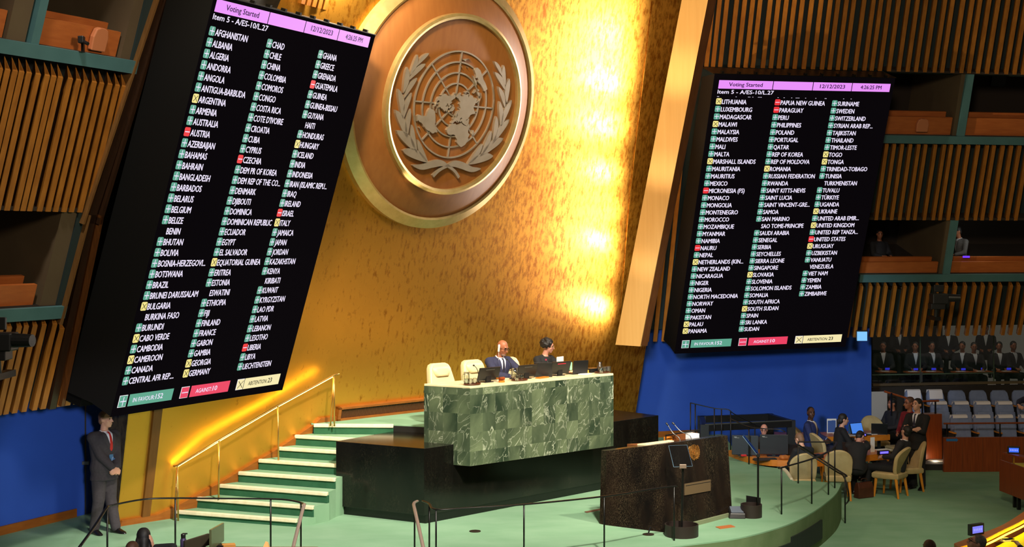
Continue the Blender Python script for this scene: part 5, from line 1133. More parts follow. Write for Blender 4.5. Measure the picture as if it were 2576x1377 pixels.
nameplate(onT(2170, 30.6), 0, 'small violet name display glowing on the rear table', .16, .06)
upright(2212, 33.0, .38, .90, 'tall white board leaning against the dark wall beside the blue wall', 'white_board', mat('white_board', lin(170, 164, 160), .7), .15, z=.0 + .55)
o = local(thing('briefcase', 'brown leather briefcase standing on the floor under the front table', 'bag', V((6.75, 27.45, 0)), .5))
mb = MB(); mb.loft([[V((x * s, y * s2, z)) for x, y in ((-.19, -.07), (.19, -.07), (.19, .07), (-.19, .07))] for z, s, s2 in ((0, 1, 1.1), (.2, 1, 1), (.30, .95, .5))]); mb.build('body', mat('brown_leather', lin(84, 44, 28), .35, noise=(lin(62, 30, 18), 9, .3)), o, bevel=.015)
MB().tube(smoothpath([(-.07, 0, .29), (-.06, 0, .36), (.06, 0, .36), (.07, 0, .29)], 4), .012, 6).build('handle', mat('dark_leather', lin(50, 26, 18), .4), o)
# blue lit round lamp/screen under the right board
p = P(2169, 850, 31.0); o = local(thing('hanging_screen', 'small rounded blue lit screen hanging under the right scoreboard corner', 'screen', p))
MB().box((0, .03, .04), (.26, .04, .24)).build('case', M_plastic, o, bevel=.03); MB().box((0, .005, .03), (.22, .004, .20)).build('screen', scr('sky_screen', 130, 200, 255), o, bevel=.02)

# ================================================================== RIGHT GALLERY SEATS
def theatre_seat(cover=True):
    t = local(thing('theatre_seat', 'x', 'seat'))
    def o_(y, k): return [V((x * k, y + .12 * (z - .35) / .6, .64 + (z - .64) * k)) for x, z in ((-.19, .36), (.19, .36), (.205, .6), (.21, .80), (.19, .90), (.14, .95), (-.14, .95), (-.19, .90), (-.21, .80), (-.205, .6))]
    mb = MB(); mb.loft([o_(.15, .95), o_(.12, 1), o_(.06, 1), o_(.03, .94)]); br_ = mb.build('backrest', M_seat, t, smooth='auto')
    mb = MB(); mb.hexa([V(p) for p in ((-.19, -.06, .38), (.19, -.06, .38), (.19, .03, .36), (-.19, .03, .36), (-.19, .02, .76), (.19, .02, .76), (.19, .08, .74), (-.19, .08, .74))]); mb.build('folded_seat', M_seat, t, bevel=.03)
    for s in (-1, 1):
        mb = MB(); mb.box((s * .245, .02, .30), (.035, .30, .60)); mb.build('side_panel', M_dark, t); mb = MB(); mb.box((s * .245, -.02, .615), (.05, .30, .03)); mb.build('armrest', M_legwood, t, bevel=.006)
    if cover == 'short':
        mb = MB(); mb.loft([[V((x, y, z)) for x in (-.165, .165)] + [V((x, y + .02, z - .006)) for x in (.165, -.165)] for y, z in ((.122, .905), (.136, .955), (.19, .978), (.275, .965), (.30, .88))]); mb.build('headrest_cover', M_cover, br_, smooth='auto')
    elif cover:
        mb = MB(); mb.loft([[V((x, y, z)) for x in (-.16, .16)] + [V((x, y + .02, z - .006)) for x in (.16, -.16)] for y, z in ((.092, .76), (.118, .89), (.138, .955), (.19, .978), (.275, .965), (.30, .88))]); mb.build('headrest_cover', M_cover, br_, smooth='auto')
    return t
s1 = theatre_seat(True); s2 = theatre_seat(False); s3 = theatre_seat('short'); first = {1: True, 2: True, 3: True}
M_step = mat('gallery_step_carpet', lin(40, 40, 38), .9)
mb = MB()
for D, z in ((30.75, .13), (31.75, .30), (32.85, .455)): mb.box((11.6, D + .62, z / 2), (7.2, 1.3 if D < 32 else 1.6, z))
o = mb.build('floor_gallery', M_step); struct(o, 'stepped floor under the gallery seats', 'floor')
rows = [(33.4, .465, [2305, 2360, 2414.6, 2468.6, 2522.7, 2577], (1, 1, 2, 2, 2, 2), 'top row'), (32.3, .31, [2371, 2426, 2481, 2536, 2591], (3, 3, 3, 3, 3), 'middle row'), (31.2, .14, [2422.4, 2480, 2537.5, 2595], (3, 3, 3, 3), 'front row')]
od = ['leftmost', 'second from left', 'third from left', 'fourth from left', 'fifth from left', 'sixth from left']
for D, z, pxs, kinds, rn in rows:
    for i, (px, kd) in enumerate(zip(pxs, kinds)):
        loc = V(((px - CX) / F * D, D, z)); lb = 'folded blue grey seat %s, %s in the gallery %s' % ({1: 'with long white cover', 3: 'with white top cover', 2: 'without cover'}[kd], od[i], rn)
        src = {1: s1, 2: s2, 3: s3}[kd]
        if first[kd]: src.location = loc; src.rotation_euler = (0, 0, .12); tag(src, lb, 'seat', 'folding seats of the right gallery'); first[kd] = False
        else: dup(src, loc, .12, lb, 'folding seats of the right gallery')
PW = Fr((9.20, 30.48, 0), .04)
mb = MB(); mb.fbox(PW, 0, 4.5, 0, .735, -.08, 0)
for k in range(1, 9): mb.fbox(PW, k * .44 - .004 - .05, k * .44 + .004 - .05, 0, .735, 0, .002, 1)
pt_ = thing('gallery_parapet', 'red brown wooden parapet in front of the gallery seats', 'parapet', PW.pt(0, 0), kind='structure')
mb.build('panels', [M_redwood, M_brown], pt_); mb = MB(); mb.tube([PW.pt(.03, 1.02, -.1), PW.pt(4.5, 1.03, -.1)], .02, 8); mb.build('rail', M_redwood, pt_)
for a in (.1, 1.25, 2.4, 3.5): MB().fbox(PW, a - .012, a + .012, .73, 1.01, -.115, -.09).build('post', M_black, pt_)
o = MB().fbox(PW, .05, .26, .655, .71, 0, .004).add([PW.pt(.26, .64, .003), PW.pt(.31, .682, .003), PW.pt(.26, .725, .003)], [(0, 1, 2)]).build('direction_sign', mat('sign_blue', lin(36, 110, 176), .5)); tag(o, 'small blue arrow shaped sign on the wooden parapet corner', 'sign')
SW = Fr((8.85, 31.3, 0), .25)
mb = MB(); mb.fbox(SW, 0, .62, 0, 1.12, -.3, 0); o = mb.build('wall_gallery_side', M_redwood); struct(o, 'red brown wooden side wall of the gallery stairs', 'wall')
o = thing('gallery_handrail', 'wooden topped handrail on the gallery side wall', 'handrail', SW.pt(-.4, 1.12)); MB().tube([SW.pt(-.62, 1.62, -.3), SW.pt(.08, 1.40, -.1), SW.pt(.60, 1.40, -.1)], .022, 8).build('rail', M_redwood, o)
for a, b in ((-.55, 1.6), (.08, 1.40), (.20, 1.40), (.52, 1.40)): MB().fbox(SW, a - .014, a + .014, 1.1, b, -.12, -.09).build('post', M_black, o)
o = thing('step_block', 'small pale step with a glowing floor lamp beside the parapet', 'step', G(2352, 1172, 0)); c = G(2352, 1176, 0)
MB().box(c + V((.08, .1, .07)), (.36, .3, .14), R=Matrix.Rotation(-.5, 3, 'Z')).build('block', mat('pale_stone', lin(190, 184, 174), .6), o); MB().ball(G(2357, 1171, 0) + V((0, -.12, .09)), .035, 10).build('lamp', scr('floor_lamp_lit', 255, 240, 210, 4), o)
light('POINT', 'floor_lamp', G(2350, 1172, 0) + V((-.05, -.25, .14)), 6, (1, .8, .55), size=.05)

# ================================================================== DELEGATE DESKS, LOWER RIGHT
M_yel = mat('lit_desk_top', lin(236, 214, 40), .5)  # yellow light falling on the desk tops is painted as their base colour
de = thing('delegate_desk', 'wooden delegate desk end with a top painted as yellow-lit at the right edge', 'desk', V((9.15, 26.8, 0)))
zt_ = .83; pA = G(2514, 1157, zt_); pB = V((9.35, 24.6, zt_))
mb = MB(); off = V((.04, 0, 0))
mb.hexa([V((pA.x, pA.y, .25)), V((pB.x, pB.y, .25)), V((pB.x, pB.y, .25)) + off, V((pA.x, pA.y, .25)) + off, pA, pB, pB + off, pA + off]); mb.build('front_panel', M_redwood, de)
mb = MB(); mb.poly([pA + off, pB + off, pB + V((1.6, .0, 0)), pA + V((1.6, 0, 0))], zt_ - .09, zt_ - .06); mb.build('desk_top', M_yel, de)
mb = MB(); mb.hexa([pA + V((.06, .02, .10)), pB + V((.45, 0, .10)), pB + V((.62, 0, .10)), pA + V((.24, .02, .10)), pA + V((.06, .02, .135)), pB + V((.45, 0, .135)), pB + V((.62, 0, .135)), pA + V((.24, .02, .135))]); mb.build('upper_shelf', M_redwood, de)
for k, q_ in enumerate((.08, .55)):
    p = pA.lerp(pB, q_) + V((.16 + .35 * q_, 0, 0)); MB().box((p.x, p.y, zt_ + .03), (.03, .03, .15)).build('shelf_post', M_brass, de)
for p in (G(2546, 1277, 0), G(2556, 1283, 0), V((10.4, 26.6, 0))): MB().box((p.x + .05, p.y, .2), (.06, .06, .42)).build('leg', M_black, de)
nameplate(pA + V((.22, -.14, .137)), -.25, 'blue lit name display on the desk at the right edge', .22, .13, scr('display_blue', 60, 110, 250))
cd = thing('curved_delegate_desk', 'curved delegate desk with orange rim and top painted as yellow-lit, lower right corner', 'desk', V((7.2, 20.0, 0)))
zl = .95
outer = [G(x, y, zl) for x, y in ((2400, 1368), (2470.6, 1341.8), (2522.8, 1320.7), (2576, 1287.4), (2640, 1240))]
inner = [G(x, y, zl) for x, y in ((2412, 1378), (2476, 1357), (2523, 1334), (2576, 1307.7), (2645, 1264))]
O_ = smoothpath(outer, 5); I_ = smoothpath(inner, 5); n = len(O_)
mb = MB(); mb.prism([V((p.x, p.y, zl - .05)) for p in O_ + I_[::-1]], [V((p.x, p.y, zl)) for p in O_ + I_[::-1]]); mb.build('rim', M_deskwood, cd)
mb = MB()
for i in range(n - 1):
    a, b = O_[i], O_[i + 1]; nn = V((.03, -.02, 0)); mb.hexa([V((a.x, a.y, .05)), V((b.x, b.y, .05)), V((b.x, b.y, .05)) + nn, V((a.x, a.y, .05)) + nn, a - V((0, 0, .04)), b - V((0, 0, .04)), b + nn - V((0, 0, .04)), a + nn - V((0, 0, .04))])
mb.build('front_panel', M_redwood, cd)
zi = .78; far = [V((p.x + .42, p.y - .62, 0)) for p in I_]
I2 = [V((p.x + .01, p.y - .01, 0)) for p in I_]
mb = MB(); mb.prism([V((p.x, p.y, zi - .03)) for p in I2 + far[::-1]], [V((p.x, p.y, zi)) for p in I2 + far[::-1]]); mb.build('desk_top', M_yel, cd)
far2 = [V((p.x + .12, p.y - .18, 0)) for p in far]
mb = MB(); mb.prism([V((p.x, p.y, zi - .05)) for p in far + far2[::-1]], [V((p.x, p.y, zi + .01)) for p in far + far2[::-1]]); mb.build('front_edge', M_deskwood, cd)
mb = MB(); mb.tube([p + V((.03, -.03, -.06)) for p in I_], .012, 6); mb.build('led_strip', scr('desk_led', 255, 224, 40, 14), cd)
light('AREA', 'desk_reading_light', V((7.6, 18.9, 2.1)), 10, (1, .95, .5), (7.5, 19.2, .78), .25)
nameplate(G(2455, 1346, zl) + V((0, -.0, .0)), .55, 'violet lit name display standing on the curved desk rim', .26, .15, scr('display_lilac', 130, 130, 250), d=.06)
p = G(2527, 1362, zi); small('paper_stack', 'stack of pale cards on the yellow-lit desk', 'paper', p, (.14, .1, .04), M_paper, .4)
o = local(thing('folded_sunglasses_case', 'dark wedge shaped case on the yellow-lit desk', 'case', G(2498, 1364, zi), .3)); MB().hexa([V(q) for q in ((-.09, -.03, 0), (.09, -.03, 0), (.09, .05, 0), (-.09, .05, 0), (-.02, -.01, .02), (.06, -.01, .08), (.06, .02, .08), (-.02, .02, .02))]).build('body', M_brown, o)
o = local(thing('desk_telephone', 'small violet lit device on a bent stalk beside the grey haired man', 'device', G(2466, 1372, zi), .4)); MB().box((0, 0, .05), (.10, .06, .10)).build('body', M_plastic, o); MB().box((0, -.031, .06), (.07, .002, .06)).build('screen', scr('violet_small', 150, 70, 250), o); MB().tube(smoothpath([(-.06, .03, .05), (-.05, .03, .17), (.05, .03, .2), (.09, .03, .16), (.09, .03, .0)], 4), .007, 6).build('stalk', M_plastic, o)

# ================================================================== LOWER LEFT DESK
dl_ = thing('press_desk', 'dark desk at the bottom left edge with monitors on it', 'desk', V((-3.7, 17.6, 0))); ZL = 1.10
MB().box((-3.3, 17.6, ZL - .02), (1.75, .6, .04), R=Matrix.Rotation(.0, 3, 'Z')).build('desk_top', M_brown, dl_)
for x in (-4.05, -2.55): MB().box((x, 17.55, ZL / 2 - .02), (.06, .6, ZL - .04)).build('leg', M_black, dl_)
def LP_(px, D): p = P(px, 1300, D); p.z = ZL; return p
def slab(px0, y0, px1, y1, D0, D1, label, m, name='press_monitor'):
    a, b = P(px0, y0, D0), P(px1, y1, D1); c = (a + b) / 2; o = thing(name, label, 'monitor', (c.x, c.y, ZL)); t = V((b.x - a.x, b.y - a.y, 0)).normalized(); nn = V((-t.y, t.x, 0)) * .03; lo = ZL + .05
    MB().hexa([V((a.x, a.y, lo)), V((b.x, b.y, lo)), V((b.x, b.y, lo)) + nn, V((a.x, a.y, lo)) + nn, a, b, b + nn, a + nn]).build('screen', m, o, bevel=.004)
    MB().box((c.x, c.y + .03, ZL + .03), (.16, .14, .06)).build('foot', M_plastic, o)
slab(466, 1362, 527, 1343, 17.35, 17.75, 'dark monitor back beside the bottle, bottom left', mat('grey_lid', lin(60, 54, 42), .45))
slab(532, 1334, 564, 1316, 17.45, 18.0, 'taller angled monitor with olive reflection, bottom left', mat('olive_lid', lin(92, 98, 70), .3))
o = local(thing('water_bottle', 'purple steel water bottle with black lid at the bottom left', 'bottle', LP_(461, 17.5))); MB().lathe([(.034, 0), (.037, .01), (.037, .17), (.026, .195)], k=16).build('bottle_body', mat('purple_steel', lin(78, 66, 104), .35, .3), o, smooth='auto'); MB().lathe([(.028, .19), (.030, .235), (.022, .245)], k=14).box((.02, 0, .245), (.06, .018, .014)).build('lid', M_plastic, o)
small('kraft_bag', 'brown paper bag among the things behind the angled monitor', 'bag', LP_(575, 17.5), (.16, .1, .12), mat('kraft_paper', lin(190, 134, 66), .8), .3)
o = MB().hexa([LP_(553, 17.4) + V(q) for q in ((-.03, -.03, 0), (.05, -.03, 0), (.05, .03, 0), (-.03, .03, 0), (-.01, -.02, .13), (.04, -.02, .12), (.04, .02, .12), (-.01, .02, .13))]).build('black_pouch', M_plastic); tag(o, 'black pouch between the angled monitor and paper bag', 'pouch')
o = MB().hexa([LP_(668, 17.6) + V(q) for q in ((-.05, -.06, 0), (.06, -.06, 0), (.06, .06, 0), (-.05, .06, 0), (.0, -.01, .13), (.03, -.01, .12), (.03, .01, .12), (.0, .01, .13))]).build('folded_card', mat('card_tan', lin(216, 160, 96), .7)); tag(o, 'tip of a folded tan card below the left rail post', 'card')

# ================================================================== TELEVISION CAMERAS
def tvcam(c, R, label, mir=1):
    o = thing('television_camera', label, 'camera', c); q = lambda x, y, z: c + V((x * mir, y, z))
    MB().box(q(0, 0, 0), (.34, .30, .22)).build('body', M_plastic, o, bevel=.02)
    MB().tube([q(.15, -.05, .02), q(.42, -.12, .02)], [.09, .075], 14).build('lens', M_plastic, o)
    MB().box(q(-.02, -.05, .22), (.20, .06, .15)).box(q(-.08, 0, .12), (.05, .05, .12)).build('viewfinder', M_plastic, o, bevel=.008)
    MB().box(q(-.05, 0, -.16), (.30, .26, .12)).tube([q(-.05, 0, -.2), q(-.05, .05, -.45)], .05, 8).build('pan_head', M_plastic, o, bevel=.01)
    MB().box(q(-.05, .2, -.42), (.12, .6, .08)).build('wall_bracket', M_black, o)
tvcam(P(2362, 752, 30.4), None, 'black television camera hanging before the right lower slats')
c_ = P(2, 860, 17.2); tvcam(c_, None, 'black television camera at the left edge before the slats')
# ================================================================== PEOPLE
def skin(name, r, g, b): return mat(name, lin(r, g, b), .5, noise=(lin(int(r * .93), int(g * .9), int(b * .9)), 14, .3))
SK_dark = skin('skin_dark', 92, 58, 42); SK_brown = skin('skin_brown', 168, 104, 72); SK_light = skin('skin_light', 214, 160, 132); SK_pink = skin('skin_pink', 206, 146, 126)
def cloth(name, r, g, b): return mat('cloth_' + name, lin(r, g, b), .85, noise=(lin(int(r * .85), int(g * .85), int(b * .85)), 30, .3), bump=.08, bscale=200)
CL = dict(charcoal=cloth('charcoal', 60, 54, 58), black=cloth('black', 22, 22, 24), navy=cloth('navy', 44, 46, 76), blue=cloth('blue', 42, 52, 104), red=cloth('red', 132, 22, 34), dark=cloth('dark', 38, 36, 40), grey=cloth('grey', 96, 94, 96), brown=cloth('brown', 84, 66, 50), olive=cloth('olive', 74, 70, 50))
M_shirt = mat('white_shirt', lin(226, 224, 230), .8); M_tie_r = mat('red_tie', lin(190, 40, 34), .6); M_tie_d = mat('dark_tie', lin(30, 30, 52), .6)
M_shoe = mat('black_shoe', lin(22, 20, 20), .25); M_eye = mat('eye_dark', lin(26, 18, 16), .3)
H_dark = mat('hair_dark', lin(28, 22, 20), .6, noise=(lin(16, 12, 12), 60, .2), stretch=(1, 1, .3)); H_brown = mat('hair_brown', lin(92, 58, 38), .6, noise=(lin(66, 40, 26), 60, .2)); H_grey = mat('hair_grey', lin(120, 112, 108), .6, noise=(lin(64, 58, 58), 40, .2)); H_fair = mat('hair_fair', lin(128, 92, 66), .65, noise=(lin(108, 74, 52), 60, .2))
def vox(mb, name, m, parent, size, it=5):
    me = mb.mesh('tmp', [m]); o = bpy.data.objects.new('tmp', me); COL.objects.link(o)
    r = o.modifiers.new('r', 'REMESH'); r.mode = 'VOXEL'; r.voxel_size = size
    s = o.modifiers.new('s', 'SMOOTH'); s.factor = .5; s.iterations = it
    bpy.context.view_layer.update(); dg = bpy.context.evaluated_depsgraph_get()
    out = bpy.data.meshes.new_from_object(o.evaluated_get(dg)); out.name = name
    bpy.data.objects.remove(o); bpy.data.meshes.remove(me)
    out.materials.clear(); out.materials.append(m)
    for p in out.polygons: p.use_smooth = True
    ob = bpy.data.objects.new(name, out); COL.objects.link(ob)
    if parent: ob.parent = parent
    return ob
def ell(c, rx, ry, R=None, n=16): return [V(c) + ((R @ V((rx * math.cos(2 * math.pi * j / n), ry * math.sin(2 * math.pi * j / n), 0))) if R is not None else V((rx * math.cos(2 * math.pi * j / n), ry * math.sin(2 * math.pi * j / n), 0))) for j in range(n)]
def person(label, loc, rz, pose='stand', H=1.75, lean=0, twist=0, head=(0, 0), R=None, L=None, jacket='black', trousers='black', sk=SK_light, hair='short', hm=H_dark, tie=None, shirt=True, glasses=False, beard=None, female=False, vx=.011, seat=.47, legs=None, hipoff=.06, earpiece=False, lanyard=None, badge=False, hem=-.16, group=None, eyes=True, side=0, turtleneck=False, bulk=1.0):
    root = local(thing('person', label, 'person', loc, rz, group)); M = (Matrix.Translation(V(loc)) @ Matrix.Rotation(rz, 4, 'Z')).inverted()
    s = H / 1.75; w = .92 if female else 1.0
    stand = pose == 'stand'
    hz = .93 * s if stand else seat + .10; hy = 0 if stand else hipoff
    hip = V((0, hy, hz)); RT = Matrix.Rotation(lean, 3, 'X') @ Matrix.Rotation(side, 3, 'Y'); RS = RT @ Matrix.Rotation(twist, 3, 'Z')
    T = lambda x, y, z, RR=RT: hip + RR @ (V((x, y, z)) * s)
    prof = [(-.06, .150 * w, .110), (.02, .165 * w, .118), (.13, .148 * w, .105), (.25, .160 * w, .115), (.36, .178 * w, .120), (.44, .176 * w, .105), (.495, .12 * w, .085), (.535, .06, .06)]
    shd = {k: T(sx * .185 * w, .01, .455, RS) for k, sx in (('R', -1), ('L', 1))}
    prof = [(z, rx * bulk, ry * bulk) for z, rx, ry in prof]
    # legs
    lg = {}
    for k, sx in (('R', -1), ('L', 1)):
        if legs and k in legs: kn, an = [V(q) for q in legs[k]]
        elif stand: kn, an = V((sx * .095, -.01, .49 * s)), V((sx * .10, .02, .085 * s))
        else: kn, an = V((sx * .105, -.42, seat + .07)), V((sx * .11, -.40, .085))
        lg[k] = (hip + V((sx * .09 * s, 0, -.04)), kn, an)
    arms = {}
    for k, sx, spec in (('R', -1, R), ('L', 1, L)):
        if spec is None: spec = dict(w=(sx * .02, -.03, -.52)) if stand else dict(w=(-sx * .06, -.33, -.30))
        S = shd[k]; W = (M @ V(spec['world'])) if 'world' in spec else S + V(spec['w']) * s
        l1, l2 = .285 * s, .255 * s; d = W - S; dl = min(d.length, (l1 + l2) * .985); W = S + d.normalized() * dl
        a = (l1 * l1 - l2 * l2 + dl * dl) / (2 * dl); hgt = math.sqrt(max(0, l1 * l1 - a * a)); dn = d.normalized()
        hint = V(spec.get('hint', (sx * .6, .35, -.8))); hint = (hint - dn * hint.dot(dn)).normalized()
        El = S + dn * a + hint * hgt; fd = (W - El).normalized()
        arms[k] = (S, El, W, V(spec.get('dir', fd)).normalized(), spec.get('n', (-sx * .8, 0, -.6)), spec.get('curl', .5), sx, spec.get('hand', True))
    RH = RT @ Matrix.Rotation(head[0], 3, 'Z') @ Matrix.Rotation(head[1], 3, 'X')
    nb_ = T(0, .01, .52); hc = T(0, .0, .60) + RH @ V((0, -.02, .098 * s)); hd = lambda x, y, z: hc + RH @ (V((x, y, z)) * s)
    # ---- body, one continuous surface
    b = MB(); b.loft([ell(T(0, 0, z), rx * .93 * s, ry * .93 * s, RT) for z, rx, ry in prof])
    b.caps(shd['R'], shd['L'], .055 * s, .055 * s); b.caps(nb_ - V((0, 0, .03)), hc - RH @ V((0, -.01, .05)), .058 * s * w, .054 * s * w)
    b.ball(hd(0, .012, .028), (.075 * s, .094 * s, .094 * s), 16, R=RH); b.ball(hd(0, -.030, -.035), (.060 * s, .064 * s, .082 * s), 16, R=RH); b.ball(hd(0, -.062, -.092), (.032 * s, .030 * s, .024 * s), 12, R=RH)
    b.caps(hd(0, -.088, .018), hd(0, -.112, -.024), .010 * s, .015 * s, 8); b.caps(hd(-.03, -.080, .036), hd(.03, -.080, .036), .014 * s, .014 * s, 8); b.caps(hd(-.018, -.092, -.060), hd(.018, -.092, -.060), .0095 * s, .0095 * s, 8)
    for sx in (-1, 1): b.ball(hd(sx * .076, .012, -.004), (.013 * s, .022 * s, .034 * s), 10, R=RH); b.ball(hd(sx * .042, -.055, -.022), (.026 * s, .026 * s, .026 * s), 10)
    for k in 'RL':
        h_, kn, an = lg[k]; b.caps(h_, kn, .080 * s, .054 * s); b.caps(kn, an, .053 * s, .036 * s); fdir = V((0, -1, 0)); b.caps(an - V((0, -.02, .04)), an + V((0, -.12, -.062)), .026, .014)
        S, El, W, hdir, hn, curl, sx, hv = arms[k]; b.caps(S, El, .050 * s, .040 * s); b.caps(El, W, .039 * s, .026 * s)
        if hv:
            n = V(hn); n = (n - hdir * n.dot(hdir)).normalized(); xs = hdir.cross(n).normalized()
            for q in (-.024, 0, .024): b.caps(W + hdir * .015 + xs * q * .7, W + hdir * .085 + xs * q, .014, .014, 8)
            for i, ln in enumerate((.062, .074, .070, .054)):
                p0 = W + hdir * .088 + xs * (-.036 + .024 * i); c1 = curl * .7; d1_ = (hdir * math.cos(c1) + n * math.sin(c1)); d2_ = (hdir * math.cos(curl * 1.8) + n * math.sin(curl * 1.8))
                p1 = p0 + d1_ * ln * .55; p2 = p1 + d2_ * ln * .5; b.caps(p0, p1, .0095, .009, 8); b.caps(p1, p2, .009, .008, 8)
            ts = xs * (-1 if True else 1) * (1 if sx < 0 else 1); p0 = W + hdir * .03 + ts * .03; p1 = p0 + (hdir * .7 + ts * .6 + n * .3).normalized() * .04; p2 = p1 + (hdir * .9 + n * .4 + ts * .1).normalized() * .03
            b.caps(p0, p1, .013, .010, 8); b.caps(p1, p2, .010, .009, 8)
    body = vox(b, 'body', sk, root, vx, 3)
    # ---- clothing
    t = MB(); t.ball(hip + V((0, 0, -.02)), (.168 * s * w, .125 * s, .13 * s), 14)
    for k in 'RL': h_, kn, an = lg[k]; t.caps(h_, kn, .096 * s * bulk, .072 * s * bulk); t.caps(kn, an + V((0, 0, -.0)), .070 * s * bulk, .060 * s * bulk)
    vox(t, 'trousers', CL[trousers], root, vx * 1.15)
    j = MB(); jp = [(hem, .178 * w * bulk, .135 * bulk)] if stand else [(-.08, .172 * w, .13)]
    jp += [(z, rx + .018, ry + .020) for z, rx, ry in prof[:-1]] + [(.525, .075, .072)]
    j.loft([ell(T(0, 0, z), rx * s, ry * s, RT) for z, rx, ry in jp]); j.caps(shd['R'], shd['L'], .070 * s * bulk, .070 * s * bulk)
    for k in 'RL':
        S, El, W = arms[k][:3]; j.caps(S, El, .068 * s * bulk, .058 * s * bulk); j.caps(El, El.lerp(W, .86), .058 * s * bulk, .045 * s * bulk)
        j.caps(S, T(0, .01, .50, RS), .058 * s, .055 * s)
    jk = vox(j, 'jacket', CL[jacket], root, vx * 1.05)
    if turtleneck: c = MB(); c.caps(nb_ - V((0, 0, .02)), nb_ + (hc - nb_) * .32, .068 * s, .062 * s); vox(c, 'collar', CL[jacket], root, vx)
    me = jk.data; bv = BVHTree.FromPolygons([v.co for v in me.vertices], [tuple(p.vertices) for p in me.polygons])
    def decal(rows, nm, m, off, thick=.005, par=None):
        par = par or root; rr_ = []
        for q in range(len(rows) - 1): rr_ += [tuple(A + (B - A) * k / 4 for A, B in zip(rows[q], rows[q + 1])) for k in range(4)]
        rows = rr_ + [rows[-1]]; mb = MB(); front = RT @ V((0, -.86, .5)); g = []
        for z, x0, x1 in rows:
            r_ = []
            for i in range(5):
                tg = T(x0 + (x1 - x0) * i / 4, -.08, z); h = bv.ray_cast(tg + front * .7, -front)
                r_.append((h[0] if h[0] is not None else tg) + front * off)
            g.append(r_)
        n = len(g); vs = [p for r_ in g for p in r_] + [p - front * thick for r_ in g for p in r_]; fs = []
        for i in range(n - 1):
            for q in range(4): a = i * 5 + q; fs += [(a, a + 1, a + 6, a + 5), (n * 5 + a + 5, n * 5 + a + 6, n * 5 + a + 1, n * 5 + a)]
        mb.add(vs, fs); return mb.build(nm, m, par, smooth=True)
    if shirt:
        sh_ = decal([(.535, -.060, .060), (.50, -.056, .056), (.46, -.05, .05), (.38, -.036, .036), (.30, -.02, .02), (.22, -.004, .004)], 'shirt', M_shirt if shirt is True else shirt, .006)
        c = MB(); c.tube([T(.062 * math.cos(a_), -.006 + .064 * math.sin(a_), .535 - .012 * (math.sin(a_) < 0)) for a_ in [2 * math.pi * q / 16 for q in range(17)]], .013 * s, 6); c.build('shirt_collar', M_shirt if shirt is True else shirt, sh_, smooth=True)
        lm = mat('lapel_' + jacket, tuple(list(CL[jacket].node_tree.nodes['Principled BSDF'].inputs['Base Color'].default_value)[:3]) + (1,), .8)
        for sx in (-1, 1): decal([(.54, sx * .056, sx * .085), (.46, sx * .05, sx * .10), (.38, sx * .036, sx * .095), (.30, sx * .02, sx * .06), (.21, sx * .002, sx * .015)], 'lapel', lm, .009, .006, jk)
    if tie: decal([(.53, -.019, .019), (.50, -.014, .014), (.47, -.013, .013), (.36, -.019, .019), (.24, -.024, .024), (.21, -.008, .008)], 'tie', tie, .013)
    if lanyard: decal([(.53, -.075, -.062), (.4, -.055, -.045), (.3, -.03, -.02), (.2, -.008, .0)], 'lanyard', lanyard, .016); decal([(.53, .062, .075), (.4, .045, .055), (.3, .02, .03), (.2, .0, .008)], 'lanyard', lanyard, .016)
    if badge: decal([(.16, -.03, .03), (.12, -.03, .03), (.07, -.03, .03)], 'badge', mat('badge_blue', lin(70, 110, 150), .4), .02, .008)
    for k in 'RL':
        S, El, W = arms[k][:3]; c = MB(); fd = (W - El).normalized(); c.tube([El.lerp(W, .82), W - fd * .012], [.041 * s, .036 * s], 10)
        if shirt is True and vx < .014: c.build('shirt_cuff', M_shirt, root, smooth=True)
        kn, an = lg[k][1:]; f = MB(); d = V((an.x - 0, 0, 0)).normalized() * .12 + V((0, -1, 0)); d = d.normalized(); x_ = V((-d.y, d.x, 0)); a0 = V((an.x, an.y, max(0, an.z - .085)))
        rg = []
        for q, wd, ht in ((-.085, .022, .05), (-.06, .036, .095), (.0, .040, .10), (.07, .042, .075), (.14, .044, .045), (.185, .034, .032), (.205, .012, .016)):
            c_ = a0 + d * q; rg.append([c_ + x_ * (wd * cx_) + V((0, 0, ht * cz_)) for cx_, cz_ in ((-1, 0.02), (1, 0.02), (1, .45), (.7, .85), (0, 1), (-.7, .85), (-1, .45))])
        f.loft(rg); f.build('shoe', M_shoe, root, smooth='auto')
    # ---- head details
    if eyes:
        e = MB()
        for sx in (-1, 1): e.ball(hd(sx * .031, -.082, .012), (.014 * s, .009 * s, .007 * s), 8, R=RH); e.caps(hd(sx * .016, -.094, .038), hd(sx * .046, -.083, .040), .0045, .004, 6)
        e.build('eyes', M_eye, root, smooth=True)
    if glasses:
        g = MB()
        for sx in (-1, 1):
            g.tube([hd(sx * .033 + .024 * math.cos(a_), -.103 + .004 * abs(math.cos(a_)), .010 + .018 * math.sin(a_)) for a_ in [2 * math.pi * q / 14 for q in range(15)]], .0028, 5); g.tube([hd(sx * .056, -.098, .014), hd(sx * .080, .0, .012)], .0028, 5)
        g.tube([hd(-.010, -.108, .012), hd(.010, -.108, .012)], .0028, 5); g.build('glasses', M_plastic if glasses is True else glasses, root)
    if beard: c = MB(); c.ball(hd(0, -.054, -.092), (.044 * s, .046 * s, .034 * s), 12, R=RH); vox(c, 'beard', beard, root, .008)
